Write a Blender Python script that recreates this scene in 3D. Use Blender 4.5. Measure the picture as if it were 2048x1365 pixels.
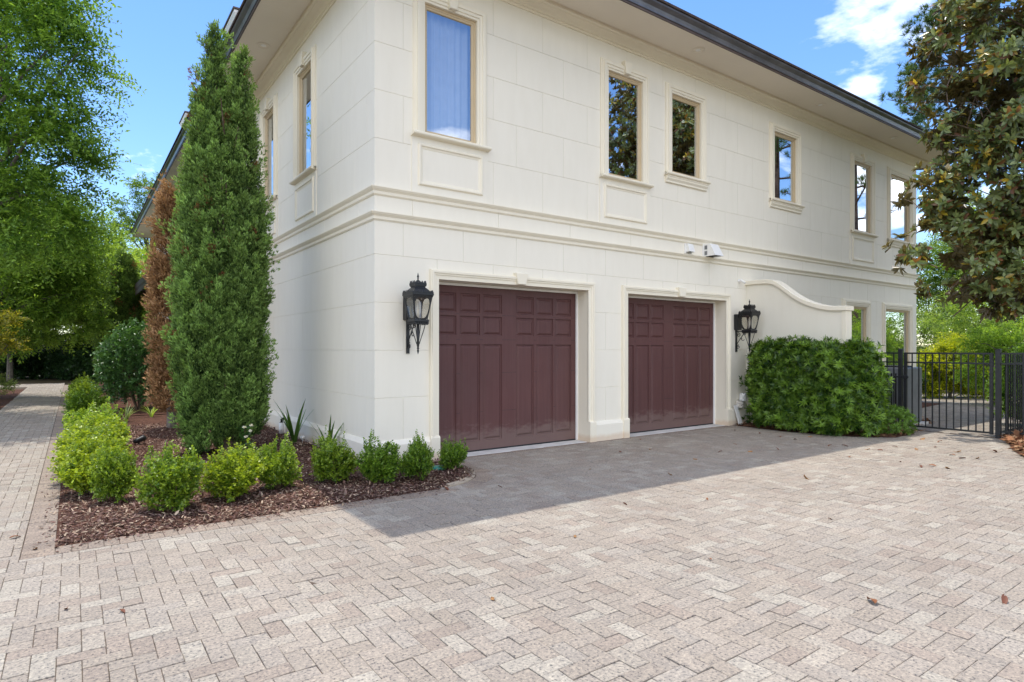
import bpy, math, random
import numpy as np
from mathutils import Vector, Matrix

# ------------------------------------------------------------------ scene, camera, world, sun
for o in list(bpy.data.objects):
    bpy.data.objects.remove(o, do_unlink=True)
SC = bpy.context.scene
COL = SC.collection
R = math.radians
CAM = Vector((-3.212, -7.586, 1.56))
HEAD = 54.39                       # angle of the front wall direction right of the view axis
FPX = 1224.0 / 2048.0
FW = np.array([math.cos(R(HEAD)), math.sin(R(HEAD)), 0.0])
RT = np.array([math.sin(R(HEAD)), -math.cos(R(HEAD)), 0.0])

cd = bpy.data.cameras.new('camera'); cam = bpy.data.objects.new('camera', cd); COL.objects.link(cam)
cd.sensor_width = 36.0; cd.lens = FPX * 36.0; cd.clip_start = 0.05; cd.clip_end = 3000
cd.shift_y = 15.5 / 2048.0
cam.location = CAM
cam.rotation_euler = (R(90), 0, math.atan2(FW[1], FW[0]) - R(90))
SC.camera = cam

SUNDIR = Vector((0.10, 1.92, 7.18)).normalized()
w = bpy.data.worlds.new('World'); SC.world = w; w.use_nodes = True
def build_world():
    nt = w.node_tree; N = nt.nodes; L = nt.links; N.clear()
    def n(t, **k):
        x = N.new(t)
        for a, b in k.items(): setattr(x, a, b)
        return x
    out = n('ShaderNodeOutputWorld'); bg = n('ShaderNodeBackground'); bg.inputs['Strength'].default_value = 0.128
    sky = n('ShaderNodeTexSky'); sky.sky_type = 'NISHITA'; sky.sun_disc = False
    sky.sun_elevation = math.asin(SUNDIR.z); sky.sun_rotation = math.atan2(SUNDIR.x, SUNDIR.y)
    sky.altitude = 0; sky.air_density = 1.0; sky.dust_density = 0.15; sky.ozone_density = 3.0
    tc = n('ShaderNodeTexCoord'); sep = n('ShaderNodeSeparateXYZ'); L.new(tc.outputs['Generated'], sep.inputs[0])
    add = n('ShaderNodeMath', operation='ADD'); L.new(sep.outputs['Z'], add.inputs[0]); add.inputs[1].default_value = 0.22
    mx = n('ShaderNodeMath', operation='MAXIMUM'); L.new(add.outputs[0], mx.inputs[0]); mx.inputs[1].default_value = 0.05
    dx = n('ShaderNodeMath', operation='DIVIDE'); L.new(sep.outputs['X'], dx.inputs[0]); L.new(mx.outputs[0], dx.inputs[1])
    dy = n('ShaderNodeMath', operation='DIVIDE'); L.new(sep.outputs['Y'], dy.inputs[0]); L.new(mx.outputs[0], dy.inputs[1])
    cb = n('ShaderNodeCombineXYZ'); L.new(dx.outputs[0], cb.inputs[0]); L.new(dy.outputs[0], cb.inputs[1])
    cb.inputs[2].default_value = CLOUD_SEED
    no = n('ShaderNodeTexNoise'); no.inputs['Scale'].default_value = 1.55; no.inputs['Detail'].default_value = 8
    no.inputs['Roughness'].default_value = 0.56; no.inputs['Distortion'].default_value = 0.15
    L.new(cb.outputs[0], no.inputs['Vector'])
    # cloudier behind the camera (as the window reflections show), clearer over the house
    dot = n('ShaderNodeVectorMath', operation='DOT_PRODUCT'); L.new(tc.outputs['Generated'], dot.inputs[0]); dot.inputs[1].default_value = (-0.55, -0.83, 0.0)
    bias = n('ShaderNodeMath', operation='MULTIPLY_ADD'); L.new(dot.outputs['Value'], bias.inputs[0]); bias.inputs[1].default_value = 0.08; L.new(no.outputs['Fac'], bias.inputs[2])
    ramp = n('ShaderNodeValToRGB'); L.new(bias.outputs[0], ramp.inputs[0])
    ramp.color_ramp.elements[0].position = CLOUD_LO; ramp.color_ramp.elements[0].color = (0, 0, 0, 1)
    ramp.color_ramp.elements[1].position = CLOUD_LO + 0.16; ramp.color_ramp.elements[1].color = (1, 1, 1, 1)
    # no cloud below the horizon
    hz = n('ShaderNodeMapRange'); L.new(sep.outputs['Z'], hz.inputs[0]); hz.inputs[1].default_value = 0.0; hz.inputs[2].default_value = 0.08
    mul = n('ShaderNodeMath', operation='MULTIPLY'); L.new(ramp.outputs[0], mul.inputs[0]); L.new(hz.outputs[0], mul.inputs[1])
    mul2 = n('ShaderNodeMath', operation='MULTIPLY'); L.new(mul.outputs[0], mul2.inputs[0]); mul2.inputs[1].default_value = 0.92
    mix = n('ShaderNodeMix', data_type='RGBA'); L.new(mul2.outputs[0], mix.inputs[0])
    hs = n('ShaderNodeHueSaturation'); hs.inputs['Saturation'].default_value = 1.18; hs.inputs['Hue'].default_value = 0.506; L.new(sky.outputs[0], hs.inputs['Color'])
    L.new(hs.outputs[0], mix.inputs[6]); mix.inputs[7].default_value = (15.8, 15.2, 14.4, 1)
    L.new(mix.outputs[2], bg.inputs[0]); L.new(bg.outputs[0], out.inputs[0])
CLOUD_SEED = 2.3; CLOUD_LO = 0.522
build_world()

sd = bpy.data.lights.new('sun', 'SUN'); sun = bpy.data.objects.new('sun', sd); COL.objects.link(sun)
sd.energy = 2.0; sd.angle = R(0.55); sd.color = (1.0, 0.95, 0.87)
sun.rotation_euler = SUNDIR.to_track_quat('Z', 'Y').to_euler()

SC.render.engine = 'CYCLES'
SC.view_settings.view_transform = 'Standard'; SC.view_settings.look = 'None'
SC.view_settings.gamma = 1.0; SC.view_settings.use_curve_mapping = False
SC.view_settings.exposure = 1.05
SC.cycles.max_bounces = 8; SC.cycles.transparent_max_bounces = 12
SC.cycles.diffuse_bounces = 4

rng = np.random.RandomState(7)
random.seed(7)

# ------------------------------------------------------------------ helpers
def px(x, y, z=0.0):
    """ground point (at height z) seen at photograph pixel x, y"""
    d = FW + RT * (x - 1024) / 1224.0 - np.array([0, 0, 1.0]) * (y - 698) / 1224.0
    s = (z - CAM.z) / d[2]
    return np.array(CAM) + d * s
def proj(p):
    v = np.asarray(p) - np.array(CAM); d = v @ FW
    return 1024 + 1224 * (v @ RT) / d, 698 - 1224 * v[..., 2] / d, d

def tag(o, label=None, cat=None, group=None, kind=None):
    if label: o['label'] = label
    if cat: o['category'] = cat
    if group: o['group'] = group
    if kind: o['kind'] = kind
    return o
def link(name, me, mat=None, parent=None):
    o = bpy.data.objects.new(name, me); COL.objects.link(o)
    if mat is not None and me is not None and len(me.materials) == 0: me.materials.append(mat)
    if parent is not None: o.parent = parent
    return o
def empty(name, loc=(0, 0, 0), rz=0.0):
    o = bpy.data.objects.new(name, None); COL.objects.link(o); o.location = loc; o.rotation_euler = (0, 0, rz)
    o.empty_display_size = 0.2
    return o
def copy_tree(o, parent=None):
    c = o.copy(); COL.objects.link(c); c.parent = parent
    for ch in list(o.children): copy_tree(ch, c)
    return c

class MB:
    def __init__(s, tf=None): s.v = []; s.f = []; s.tf = tf
    def add(s, vs, fs):
        b = len(s.v)
        s.v += [s.tf(*p) if s.tf else tuple(p) for p in vs]
        s.f += [tuple(i + b for i in q) for q in fs]
    def box(s, x0, x1, y0, y1, z0, z1):
        s.add([(x0,y0,z0),(x1,y0,z0),(x1,y1,z0),(x0,y1,z0),(x0,y0,z1),(x1,y0,z1),(x1,y1,z1),(x0,y1,z1)],
              [(0,3,2,1),(4,5,6,7),(0,1,5,4),(1,2,6,5),(2,3,7,6),(3,0,4,7)])
    def bbox(s, x0, x1, y0, y1, z0, z1, c):
        """box with chamfered edges on top and front rim (cheap rounded box)"""
        s.loft([[(x0+c,y0+c,z0),(x1-c,y0+c,z0),(x1-c,y1-c,z0),(x0+c,y1-c,z0)],
                [(x0,y0,z0+c),(x1,y0,z0+c),(x1,y1,z0+c),(x0,y1,z0+c)],
                [(x0,y0,z1-c),(x1,y0,z1-c),(x1,y1,z1-c),(x0,y1,z1-c)],
                [(x0+c,y0+c,z1),(x1-c,y0+c,z1),(x1-c,y1-c,z1),(x0+c,y1-c,z1)]], True, True)
    def loft(s, rings, cap0=False, cap1=False, closed=True):
        n = len(rings[0]); vs = [p for r in rings for p in r]; fs = []
        for k in range(len(rings) - 1):
            for i in range(n if closed else n - 1):
                j = (i + 1) % n
                fs.append((k*n+i, k*n+j, (k+1)*n+j, (k+1)*n+i))
        if cap0: fs.append(tuple(range(n - 1, -1, -1)))
        if cap1: fs.append(tuple((len(rings)-1)*n + i for i in range(n)))
        s.add(vs, fs)
    def frame(s, u0, u1, z0, z1, prof, bottom=True):
        """mitred moulding round a rectangle; prof = [(outward d, projection o)]; coords (u, o, z)"""
        if bottom:
            rings = [[(u0-d,o,z0-d),(u1+d,o,z0-d),(u1+d,o,z1+d),(u0-d,o,z1+d)] for d, o in prof]
            s.loft(rings, closed=True)
        else:
            rings = [[(u0-d,o,z0),(u0-d,o,z1+d),(u1+d,o,z1+d),(u1+d,o,z0)] for d, o in prof]
            s.loft(rings, closed=False)
    def loop(s, x0, x1, y0, y1, prof):
        """moulding swept round a house rectangle; prof = [(offset outward, z)]"""
        s.loft([[(x0-o,y0-o,z),(x1+o,y0-o,z),(x1+o,y1+o,z),(x0-o,y1+o,z)] for o, z in prof], closed=True)
    def tube(s, pts, rad, n=6, cap=True):
        pts = [Vector(p) for p in pts]
        if not hasattr(rad, '__len__'): rad = [rad] * len(pts)
        rings = []; up = Vector((0.13, 0.31, 0.94))
        for i, p in enumerate(pts):
            t = (pts[min(i+1, len(pts)-1)] - pts[max(i-1, 0)])
            if t.length < 1e-9: t = Vector((0, 0, 1))
            t.normalize()
            a = t.cross(up)
            if a.length < 0.05: a = t.cross(Vector((1, 0, 0)))
            a.normalize(); b = t.cross(a)
            rings.append([tuple(p + rad[i]*(math.cos(2*math.pi*k/n)*a + math.sin(2*math.pi*k/n)*b)) for k in range(n)])
        s.loft(rings, cap, cap)
    def lathe(s, prof, c=(0, 0, 0), n=12, rot=0.0):
        rings = [[(c[0]+r*math.cos(rot+2*math.pi*k/n), c[1]+r*math.sin(rot+2*math.pi*k/n), c[2]+z) for k in range(n)] for r, z in prof]
        s.loft(rings, True, True)
    def mesh(s, name, smooth=False):
        me = bpy.data.meshes.new(name); me.from_pydata(s.v, [], s.f); me.update()
        if smooth: me.polygons.foreach_set('use_smooth', [True]*len(me.polygons))
        return me
    def build(s, name, mat, parent=None, smooth=False):
        return link(name, s.mesh(name, smooth), mat, parent)

# ---- leaf clouds (numpy)
LEAF = (np.array([(0,0,0),(.45,.5,.10),(1,0,-.06),(.45,-.5,.10)]), [(0,1,2),(0,2,3)])
OVAL = (np.array([(0,0,0),(.28,.42,.05),(.68,.46,.03),(1,0,-.08),(.68,-.46,.03),(.28,-.42,.05)]), [(0,1,2,3),(0,3,4,5)])
BLADE = (np.array([(0,-.35,0),(0,.35,0),(.5,.5,.03),(1,0,-.02),(.5,-.5,.03)]), [(0,1,2,3,4)])
NEEDLE = (np.array([(0,-.5,0),(0,.5,0),(1,0,0)]), [(0,1,2)])
STRIP = (np.array([(0,-.4,0),(0,.4,0),(.4,.5,.0),(.4,-.5,.0),(.75,.35,-.04),(.75,-.35,-.04),(1,0,-.12)]), [(0,1,2,3),(3,2,4,5),(5,4,6)])
def unit(a): return a / np.maximum(np.linalg.norm(a, axis=-1, keepdims=True), 1e-9)
def leaf_mesh(name, P, D, Nn, Ln, Wd, tmpl, colr):
    P = np.asarray(P, float); n = len(P)
    D = unit(np.asarray(D, float)); Nn = np.asarray(Nn, float)
    B = unit(np.cross(D, Nn) + 1e-6); Nn = np.cross(B, D)
    tv, tf = tmpl
    Ln = np.broadcast_to(np.asarray(Ln, float).reshape(-1, 1, 1), (n, 1, 1)); Wd = np.broadcast_to(np.asarray(Wd, float).reshape(-1, 1, 1), (n, 1, 1))
    V = P[:, None, :] + D[:, None, :]*(tv[None, :, 0:1]*Ln) + B[:, None, :]*(tv[None, :, 1:2]*Wd) + Nn[:, None, :]*(tv[None, :, 2:3]*Ln)
    k = len(tv); V = V.reshape(-1, 3)
    loops = []; starts = []; tot = 0; sizes = [len(q) for q in tf]
    base = np.arange(n)[:, None] * k
    idx = np.concatenate([base + np.array(q)[None, :] for q in tf], axis=1)
    me = bpy.data.meshes.new(name)
    me.vertices.add(len(V)); me.vertices.foreach_set('co', V.astype(np.float32).ravel())
    me.loops.add(idx.size); me.loops.foreach_set('vertex_index', idx.astype(np.int32).ravel())
    st = np.concatenate([[0], np.cumsum(sizes)[:-1]]); per = sum(sizes)
    starts = (np.arange(n)[:, None]*per + st[None, :]).ravel()
    me.polygons.add(n*len(tf)); me.polygons.foreach_set('loop_start', starts.astype(np.int32))
    me.polygons.foreach_set('loop_total', np.tile(sizes, n).astype(np.int32))
    me.update(calc_edges=True)
    colr = np.asarray(colr, float)
    at = me.attributes.new('col', 'FLOAT_COLOR', 'FACE')
    c4 = np.ones((n, 4)); c4[:, :3] = colr
    at.data.foreach_set('color', np.repeat(c4, len(tf), axis=0).astype(np.float32).ravel())
    return me
def rdir(n, r=rng):
    return unit(r.normal(size=(n, 3)))
def vary(c, n, amt=.25, r=rng, hue=.08):
    c = np.asarray(c, float); k = 1 + r.uniform(-amt, amt, (n, 1))
    return np.clip(c[None, :]*k*(1 + r.uniform(-hue, hue, (n, 3))), 0.001, 1)
def mixc(a, b, t):
    t = np.asarray(t).reshape(-1, 1); return np.asarray(a)[None, :]*(1-t) + np.asarray(b)[None, :]*t

# ------------------------------------------------------------------ materials
def nodes(name):
    m = bpy.data.materials.new(name); m.use_nodes = True
    nt = m.node_tree; b = nt.nodes['Principled BSDF']
    return m, nt, b
def setc(b, col=None, rough=None, spec=None, metal=None):
    if col is not None: b.inputs['Base Color'].default_value = (*col, 1)
    if rough is not None: b.inputs['Roughness'].default_value = rough
    if spec is not None: b.inputs['Specular IOR Level'].default_value = spec
    if metal is not None: b.inputs['Metallic'].default_value = metal
def noise(nt, scale, detail=4, rough=.55, coord='pos', sc=None):
    t = nt.nodes.new('ShaderNodeTexNoise'); t.inputs['Scale'].default_value = scale; t.inputs['Detail'].default_value = detail; t.inputs['Roughness'].default_value = rough
    g = nt.nodes.new('ShaderNodeNewGeometry')
    if sc:
        mp = nt.nodes.new('ShaderNodeMapping'); mp.inputs['Scale'].default_value = sc
        nt.links.new(g.outputs['Position'], mp.inputs[0]); nt.links.new(mp.outputs[0], t.inputs['Vector'])
    else: nt.links.new(g.outputs['Position'], t.inputs['Vector'])
    return t
def ramp(nt, src, stops):
    r = nt.nodes.new('ShaderNodeValToRGB'); nt.links.new(src, r.inputs[0])
    e = r.color_ramp.elements
    while len(e) < len(stops): e.new(0.5)
    for i, (p, c) in enumerate(stops):
        e[i].position = p; e[i].color = (*c, 1) if len(c) == 3 else c
    return r
def bump(nt, b, src, strength=.2, dist=.01):
    bp = nt.nodes.new('ShaderNodeBump'); bp.inputs['Strength'].default_value = strength; bp.inputs['Distance'].default_value = dist
    nt.links.new(src, bp.inputs['Height']); nt.links.new(bp.outputs[0], b.inputs['Normal']); return bp
def mulc(nt, a, c, fac=1.0):
    x = nt.nodes.new('ShaderNodeMix'); x.data_type = 'RGBA'; x.blend_type = 'MULTIPLY'; x.inputs[0].default_value = fac
    nt.links.new(a, x.inputs[6]); 
    if hasattr(c, 'default_value'): nt.links.new(c, x.inputs[7])
    else: x.inputs[7].default_value = (*c, 1)
    return x.outputs[2]
M = {}
def plain(name, col, rough=.6, spec=.4, metal=0, nscale=None, namt=.12, bscale=None, bstr=.15, bdist=.004):
    m, nt, b = nodes(name); setc(b, col, rough, spec, metal)
    if nscale:
        t = noise(nt, nscale, 5)
        r = ramp(nt, t.outputs['Fac'], [(.3, tuple(c*(1-namt) for c in col)), (.7, tuple(min(1, c*(1+namt)) for c in col))])
        nt.links.new(r.outputs[0], b.inputs['Base Color'])
    if bscale:
        t2 = noise(nt, bscale, 4); bump(nt, b, t2.outputs['Fac'], bstr, bdist)
    M[name] = m; return m
def stucco(name, col):
    m, nt, b = nodes(name); setc(b, col, .82, .25)
    t = noise(nt, .55, 6, .6, sc=(1, 1, .45))
    t2 = noise(nt, 7.0, 5, .6, sc=(1, 1, .25))
    r1 = ramp(nt, t.outputs['Fac'], [(.28, tuple(c*k for c, k in zip(col, (.965, .962, .955)))), (.66, col)])
    r2 = ramp(nt, t2.outputs['Fac'], [(.30, (.975, .972, .965)), (.62, (1, 1, 1))])
    c = mulc(nt, r1.outputs[0], r2.outputs[0])
    # soil splash along the foot of the wall (a stain with its own ragged edge)
    g = nt.nodes.new('ShaderNodeNewGeometry'); sp = nt.nodes.new('ShaderNodeSeparateXYZ'); nt.links.new(g.outputs['Position'], sp.inputs[0])
    t3 = noise(nt, 4.0, 5, .65)
    ad = nt.nodes.new('ShaderNodeMath'); ad.operation = 'MULTIPLY_ADD'; nt.links.new(t3.outputs['Fac'], ad.inputs[0]); ad.inputs[1].default_value = -.13; nt.links.new(sp.outputs['Z'], ad.inputs[2])
    r3 = ramp(nt, ad.outputs[0], [(.0, (.88, .78, .71)), (.07, (1, 1, 1))])
    c = mulc(nt, c, r3.outputs[0])
    nt.links.new(c, b.inputs['Base Color'])
    t4 = noise(nt, 160, 3, .6); bump(nt, b, t4.outputs['Fac'], .10, .003)
    M[name] = m; return m
stucco('stucco', (.84, .795, .69))
stucco('trim', (.845, .785, .65))
plain('soffit', (.76, .70, .60), .8, .2, nscale=1.2, namt=.03, bscale=90, bstr=.05)
plain('gutter', (.15, .15, .165), .35, .5, .35, nscale=3, namt=.25)
plain('brown_metal', (.085, .06, .05), .5, .4, nscale=2.5, namt=.2)
plain('roof_shingle', (.075, .058, .05), .9, .2, nscale=14, namt=.4, bscale=25, bstr=.5, bdist=.02)
plain('tan_frame', (.56, .44, .275), .42, .45, nscale=5, namt=.05)
plain('white_paint', (.80, .79, .77), .5, .4, nscale=6, namt=.06)
plain('white_plastic', (.82, .81, .78), .4, .5, nscale=9, namt=.04)
plain('black_iron', (.012, .013, .015), .42, .5, nscale=30, namt=.4, bscale=120, bstr=.15, bdist=.002)
plain('black_alu', (.016, .017, .020), .38, .5, nscale=9, namt=.3)
plain('dark_room', (.05, .05, .05), .9, .1)
plain('curtain', (.75, .78, .80), .9, .1, nscale=8, namt=.05)
plain('concrete', (.62, .60, .57), .85, .25, nscale=4, namt=.14, bscale=60, bstr=.3)
plain('concrete_edge', (.40, .33, .25), .9, .2, nscale=9, namt=.25, bscale=60, bstr=.4)
plain('grey_metal', (.20, .21, .22), .45, .5, .3, nscale=4, namt=.12)
plain('teal_plastic', (.03, .20, .15), .5, .4, nscale=20, namt=.2)
plain('black_plastic', (.015, .015, .016), .45, .4)
plain('broken_stucco', (.62, .58, .52), .95, .1, nscale=18, namt=.3, bscale=40, bstr=.9, bdist=.02)
plain('bark', (.12, .09, .065), .95, .15, nscale=7, namt=.45, bscale=22, bstr=.8, bdist=.02)
plain('bark_grey', (.16, .14, .12), .95, .15, nscale=7, namt=.4, bscale=22, bstr=.8, bdist=.02)
plain('bark_pine', (.13, .085, .06), .95, .1, nscale=5, namt=.55, bscale=12, bstr=.9, bdist=.04)
plain('twig', (.10, .07, .045), .9, .15)
plain('lamp_tube', (.75, .72, .66), .3, .5)
plain('sand', (.10, .075, .058), .95, .1, nscale=9, namt=.4)

def door_mat():
    m, nt, b = nodes('door_paint'); setc(b, rough=.40, spec=.45)
    t = noise(nt, 1.0, 6, .6, sc=(30, 30, .8)); t2 = noise(nt, .8, 4)
    r = ramp(nt, t.outputs['Fac'], [(.3, (.092, .036, .034)), (.7, (.112, .048, .044))])
    r2 = ramp(nt, t2.outputs['Fac'], [(.3, (.86, .86, .88)), (.7, (1.05, 1.0, 1.0))])
    c0 = mulc(nt, r.outputs[0], r2.outputs[0])
    # rain splash and dust on the lowest boards, faint scuffs across the middle
    g = nt.nodes.new('ShaderNodeNewGeometry'); sp = nt.nodes.new('ShaderNodeSeparateXYZ'); nt.links.new(g.outputs['Position'], sp.inputs[0])
    t3 = noise(nt, 5.0, 6, .7, sc=(1, 1, 2.2)); ad = nt.nodes.new('ShaderNodeMath'); ad.operation = 'MULTIPLY_ADD'
    nt.links.new(t3.outputs['Fac'], ad.inputs[0]); ad.inputs[1].default_value = -.55; nt.links.new(sp.outputs['Z'], ad.inputs[2])
    r3 = ramp(nt, ad.outputs[0], [(.0, (.45, .45, .45)), (.12, (0, 0, 0))])
    mx = nt.nodes.new('ShaderNodeMix'); mx.data_type = 'RGBA'; nt.links.new(r3.outputs[0], mx.inputs[0]); nt.links.new(c0, mx.inputs[6]); mx.inputs[7].default_value = (.21, .15, .13, 1)
    nt.links.new(mx.outputs[2], b.inputs['Base Color'])
    t5 = noise(nt, 2.2, 6, .65); r5 = ramp(nt, t5.outputs['Fac'], [(.3, (.52, .52, .52)), (.7, (.70, .70, .70))]); nt.links.new(r5.outputs[0], b.inputs['Roughness'])
    bump(nt, b, t.outputs['Fac'], .22, .003)
    M['door_paint'] = m
door_mat()
def glass(name, refl, tint, thru):
    m = bpy.data.materials.new(name); m.use_nodes = True; nt = m.node_tree; nt.nodes.clear()
    out = nt.nodes.new('ShaderNodeOutputMaterial'); mx = nt.nodes.new('ShaderNodeMixShader')
    g = nt.nodes.new('ShaderNodeBsdfGlossy'); g.inputs['Roughness'].default_value = 0.004; g.inputs['Color'].default_value = (*refl, 1)
    t = nt.nodes.new('ShaderNodeBsdfTransparent'); t.inputs['Color'].default_value = (*tint, 1)
    mx.inputs[0].default_value = 1 - thru
    nt.links.new(t.outputs[0], mx.inputs[1]); nt.links.new(g.outputs[0], mx.inputs[2]); nt.links.new(mx.outputs[0], out.inputs[0])
    # faint waviness of the pane
    n_ = noise(nt, 1.3, 2); bp = nt.nodes.new('ShaderNodeBump'); bp.inputs['Strength'].default_value = .012; bp.inputs['Distance'].default_value = .02
    nt.links.new(n_.outputs['Fac'], bp.inputs['Height']); nt.links.new(bp.outputs[0], g.inputs['Normal'])
    M[name] = m
glass('window_glass', (.86, .90, .95), (.80, .84, .86), .24)
glass('window_glass_curtain', (.80, .84, .90), (.92, .94, .96), .50)
glass('lantern_glass', (.85, .86, .85), (.93, .92, .88), .80)

def paver_mat(name, use_object):
    m, nt, b = nodes(name); setc(b, rough=.88, spec=.2)
    if use_object:
        s = nt.nodes.new('ShaderNodeObjectInfo').outputs['Color']
    else:
        a = nt.nodes.new('ShaderNodeAttribute'); a.attribute_name = 'col'; s = a.outputs['Color']
    # exposed aggregate: dark and pale flecks
    t = noise(nt, 62, 3, .7); r = ramp(nt, t.outputs['Fac'], [(.34, (.30, .33, .38)), (.425, (.94, .94, .95)), (.56, (1.03, 1.03, 1.02)), (.67, (1.34, 1.32, 1.27))])
    t2 = noise(nt, 31, 4, .65); r2 = ramp(nt, t2.outputs['Fac'], [(.30, (.80, .80, .82)), (.6, (1.04, 1.03, 1.02))])
    t3 = noise(nt, .55, 5, .6); r3 = ramp(nt, t3.outputs['Fac'], [(.3, (.88, .875, .87)), (.7, (1.05, 1.04, 1.03))])
    c = mulc(nt, s, r.outputs[0]); c = mulc(nt, c, r2.outputs[0]); c = mulc(nt, c, r3.outputs[0])
    nt.links.new(c, b.inputs['Base Color'])
    bump(nt, b, t.outputs['Fac'], .35, .004)
    M[name] = m
paver_mat('paver_obj', True); paver_mat('paver_col', False)

def leaf_mat(name, rough=.5, spec=.35, tr=.35, back=None, gain=1.0, obj=False):
    m, nt, b = nodes(name); setc(b, rough=rough, spec=spec)
    a = nt.nodes.new('ShaderNodeAttribute'); a.attribute_name = 'col'; src = a.outputs['Color']
    if back:
        g = nt.nodes.new('ShaderNodeNewGeometry'); x = nt.nodes.new('ShaderNodeMix'); x.data_type = 'RGBA'
        nt.links.new(g.outputs['Backfacing'], x.inputs[0]); nt.links.new(src, x.inputs[6]); x.inputs[7].default_value = (*back, 1)
        src = x.outputs[2]
    if obj: src = mulc(nt, src, nt.nodes.new('ShaderNodeObjectInfo').outputs['Color'])
    nt.links.new(src, b.inputs['Base Color'])
    t = nt.nodes.new('ShaderNodeBsdfTranslucent')
    nt.links.new(mulc(nt, src, (1.25*gain, 1.15*gain, .55*gain)), t.inputs['Color'])
    mx = nt.nodes.new('ShaderNodeMixShader'); mx.inputs[0].default_value = tr
    out = nt.nodes['Material Output']
    nt.links.new(b.outputs[0], mx.inputs[1]); nt.links.new(t.outputs[0], mx.inputs[2]); nt.links.new(mx.outputs[0], out.inputs[0])
    M[name] = m
leaf_mat('leaf', .5, .35, .52, gain=1.25)
leaf_mat('leaf_gloss', .36, .48, .28)
leaf_mat('leaf_box', .36, .5, .42, gain=1.2, obj=True)
leaf_mat('leaf_cypress', .6, .25, .30)
leaf_mat('leaf_dead', .9, .1, .15)
leaf_mat('leaf_magnolia', .30, .6, .34, back=(.115, .095, .04), gain=1.5)
leaf_mat('chip', .9, .15, .0)
leaf_mat('petal', .6, .3, .3)

def ground_mat():
    m, nt, b = nodes('soil'); setc(b, rough=.95, spec=.1)
    t = noise(nt, .25, 6, .6); t2 = noise(nt, 12, 5, .65)
    r = ramp(nt, t.outputs['Fac'], [(.3, (.075, .052, .034)), (.55, (.10, .082, .048)), (.75, (.07, .085, .03))])
    r2 = ramp(nt, t2.outputs['Fac'], [(.3, (.6, .6, .6)), (.7, (1.25, 1.2, 1.15))])
    nt.links.new(mulc(nt, r.outputs[0], r2.outputs[0]), b.inputs['Base Color']); bump(nt, b, t2.outputs['Fac'], .6, .03)
    M['soil'] = m
    m, nt, b = nodes('mulch'); setc(b, rough=.95, spec=.1)
    t = noise(nt, 26, 6, .7, sc=(1, 1.7, 1)); t2 = noise(nt, 1.3, 4)
    r = ramp(nt, t.outputs['Fac'], [(.30, (.028, .014, .011)), (.5, (.10, .052, .038)), (.72, (.21, .125, .085))])
    r2 = ramp(nt, t2.outputs['Fac'], [(.3, (.8, .75, .75)), (.7, (1.2, 1.1, 1.05))])
    nt.links.new(mulc(nt, r.outputs[0], r2.outputs[0]), b.inputs['Base Color']); bump(nt, b, t.outputs['Fac'], .9, .03)
    M['mulch'] = m
ground_mat()

# ------------------------------------------------------------------ ground and paving
XH, YH = 16.62, 26.2                 # house plan: 0..XH by 0..YH
def sheet(name, pts, z, mat, parent=None):
    me = bpy.data.meshes.new(name); me.from_pydata([(x, y, z) for x, y in pts], [], [tuple(range(len(pts)))]); me.update()
    return link(name, me, mat, parent)
g = sheet('ground', [(-900, -900), (900, -900), (900, 900), (-900, 900)], -0.075, M['soil']); tag(g, kind='structure')
ARC_C = (0.10, -0.72); ARC_R = 0.86
def arc_pts(r, a0=-90, a1=0, n=18):
    return [(ARC_C[0] + r*math.cos(R(a0+(a1-a0)*i/n)), ARC_C[1] + r*math.sin(R(a0+(a1-a0)*i/n))) for i in range(n+1)]
BED_Y = -1.58; BED_X = -3.33
drive = sheet('driveway', [(-12, -14), (14, -14), (14, -4.0), (9.85, -4.0), (9.85, 0.0), (0, 0), (0, BED_Y+.1), (BED_X-.02, BED_Y+.1), (BED_X-.02, 25.3), (-9, 27), (-9, 24.6), (-4.75, 22.5), (-4.75, 9), (-12, 5)], -0.008, M['sand'])
tag(drive, kind='structure')
a = .1045; JT = .0016
PCOL = [(0.351, 0.313, 0.261), (0.324, 0.281, 0.231), (0.336, 0.294, 0.244), (0.319, 0.281, 0.237), (0.38, 0.346, 0.29), (0.309, 0.261, 0.216), (0.341, 0.305, 0.259), (0.33, 0.288, 0.24), (0.336, 0.292, 0.242), (0.324, 0.283, 0.235)]
def paver_shape(mb, x0, x1, y0, y1, z, c=.0032, tilt=(0, 0)):
    cx_, cy_ = (x0+x1)/2, (y0+y1)/2
    def q(x, y, zz): return (x, y, zz + (x-cx_)*tilt[0] + (y-cy_)*tilt[1])
    mb.add([q(x0,y0,-.02),q(x1,y0,-.02),q(x1,y1,-.02),q(x0,y1,-.02),
            q(x0,y0,z-c*.8),q(x1,y0,z-c*.8),q(x1,y1,z-c*.8),q(x0,y1,z-c*.8),
            q(x0+c,y0+c,z),q(x1-c,y0+c,z),q(x1-c,y1-c,z),q(x0+c,y1-c,z)],
           [(0,1,5,4),(1,2,6,5),(2,3,7,6),(3,0,4,7),(4,5,9,8),(5,6,10,9),(6,7,11,10),(7,4,8,11),(8,9,10,11)])
BW = .207
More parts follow.
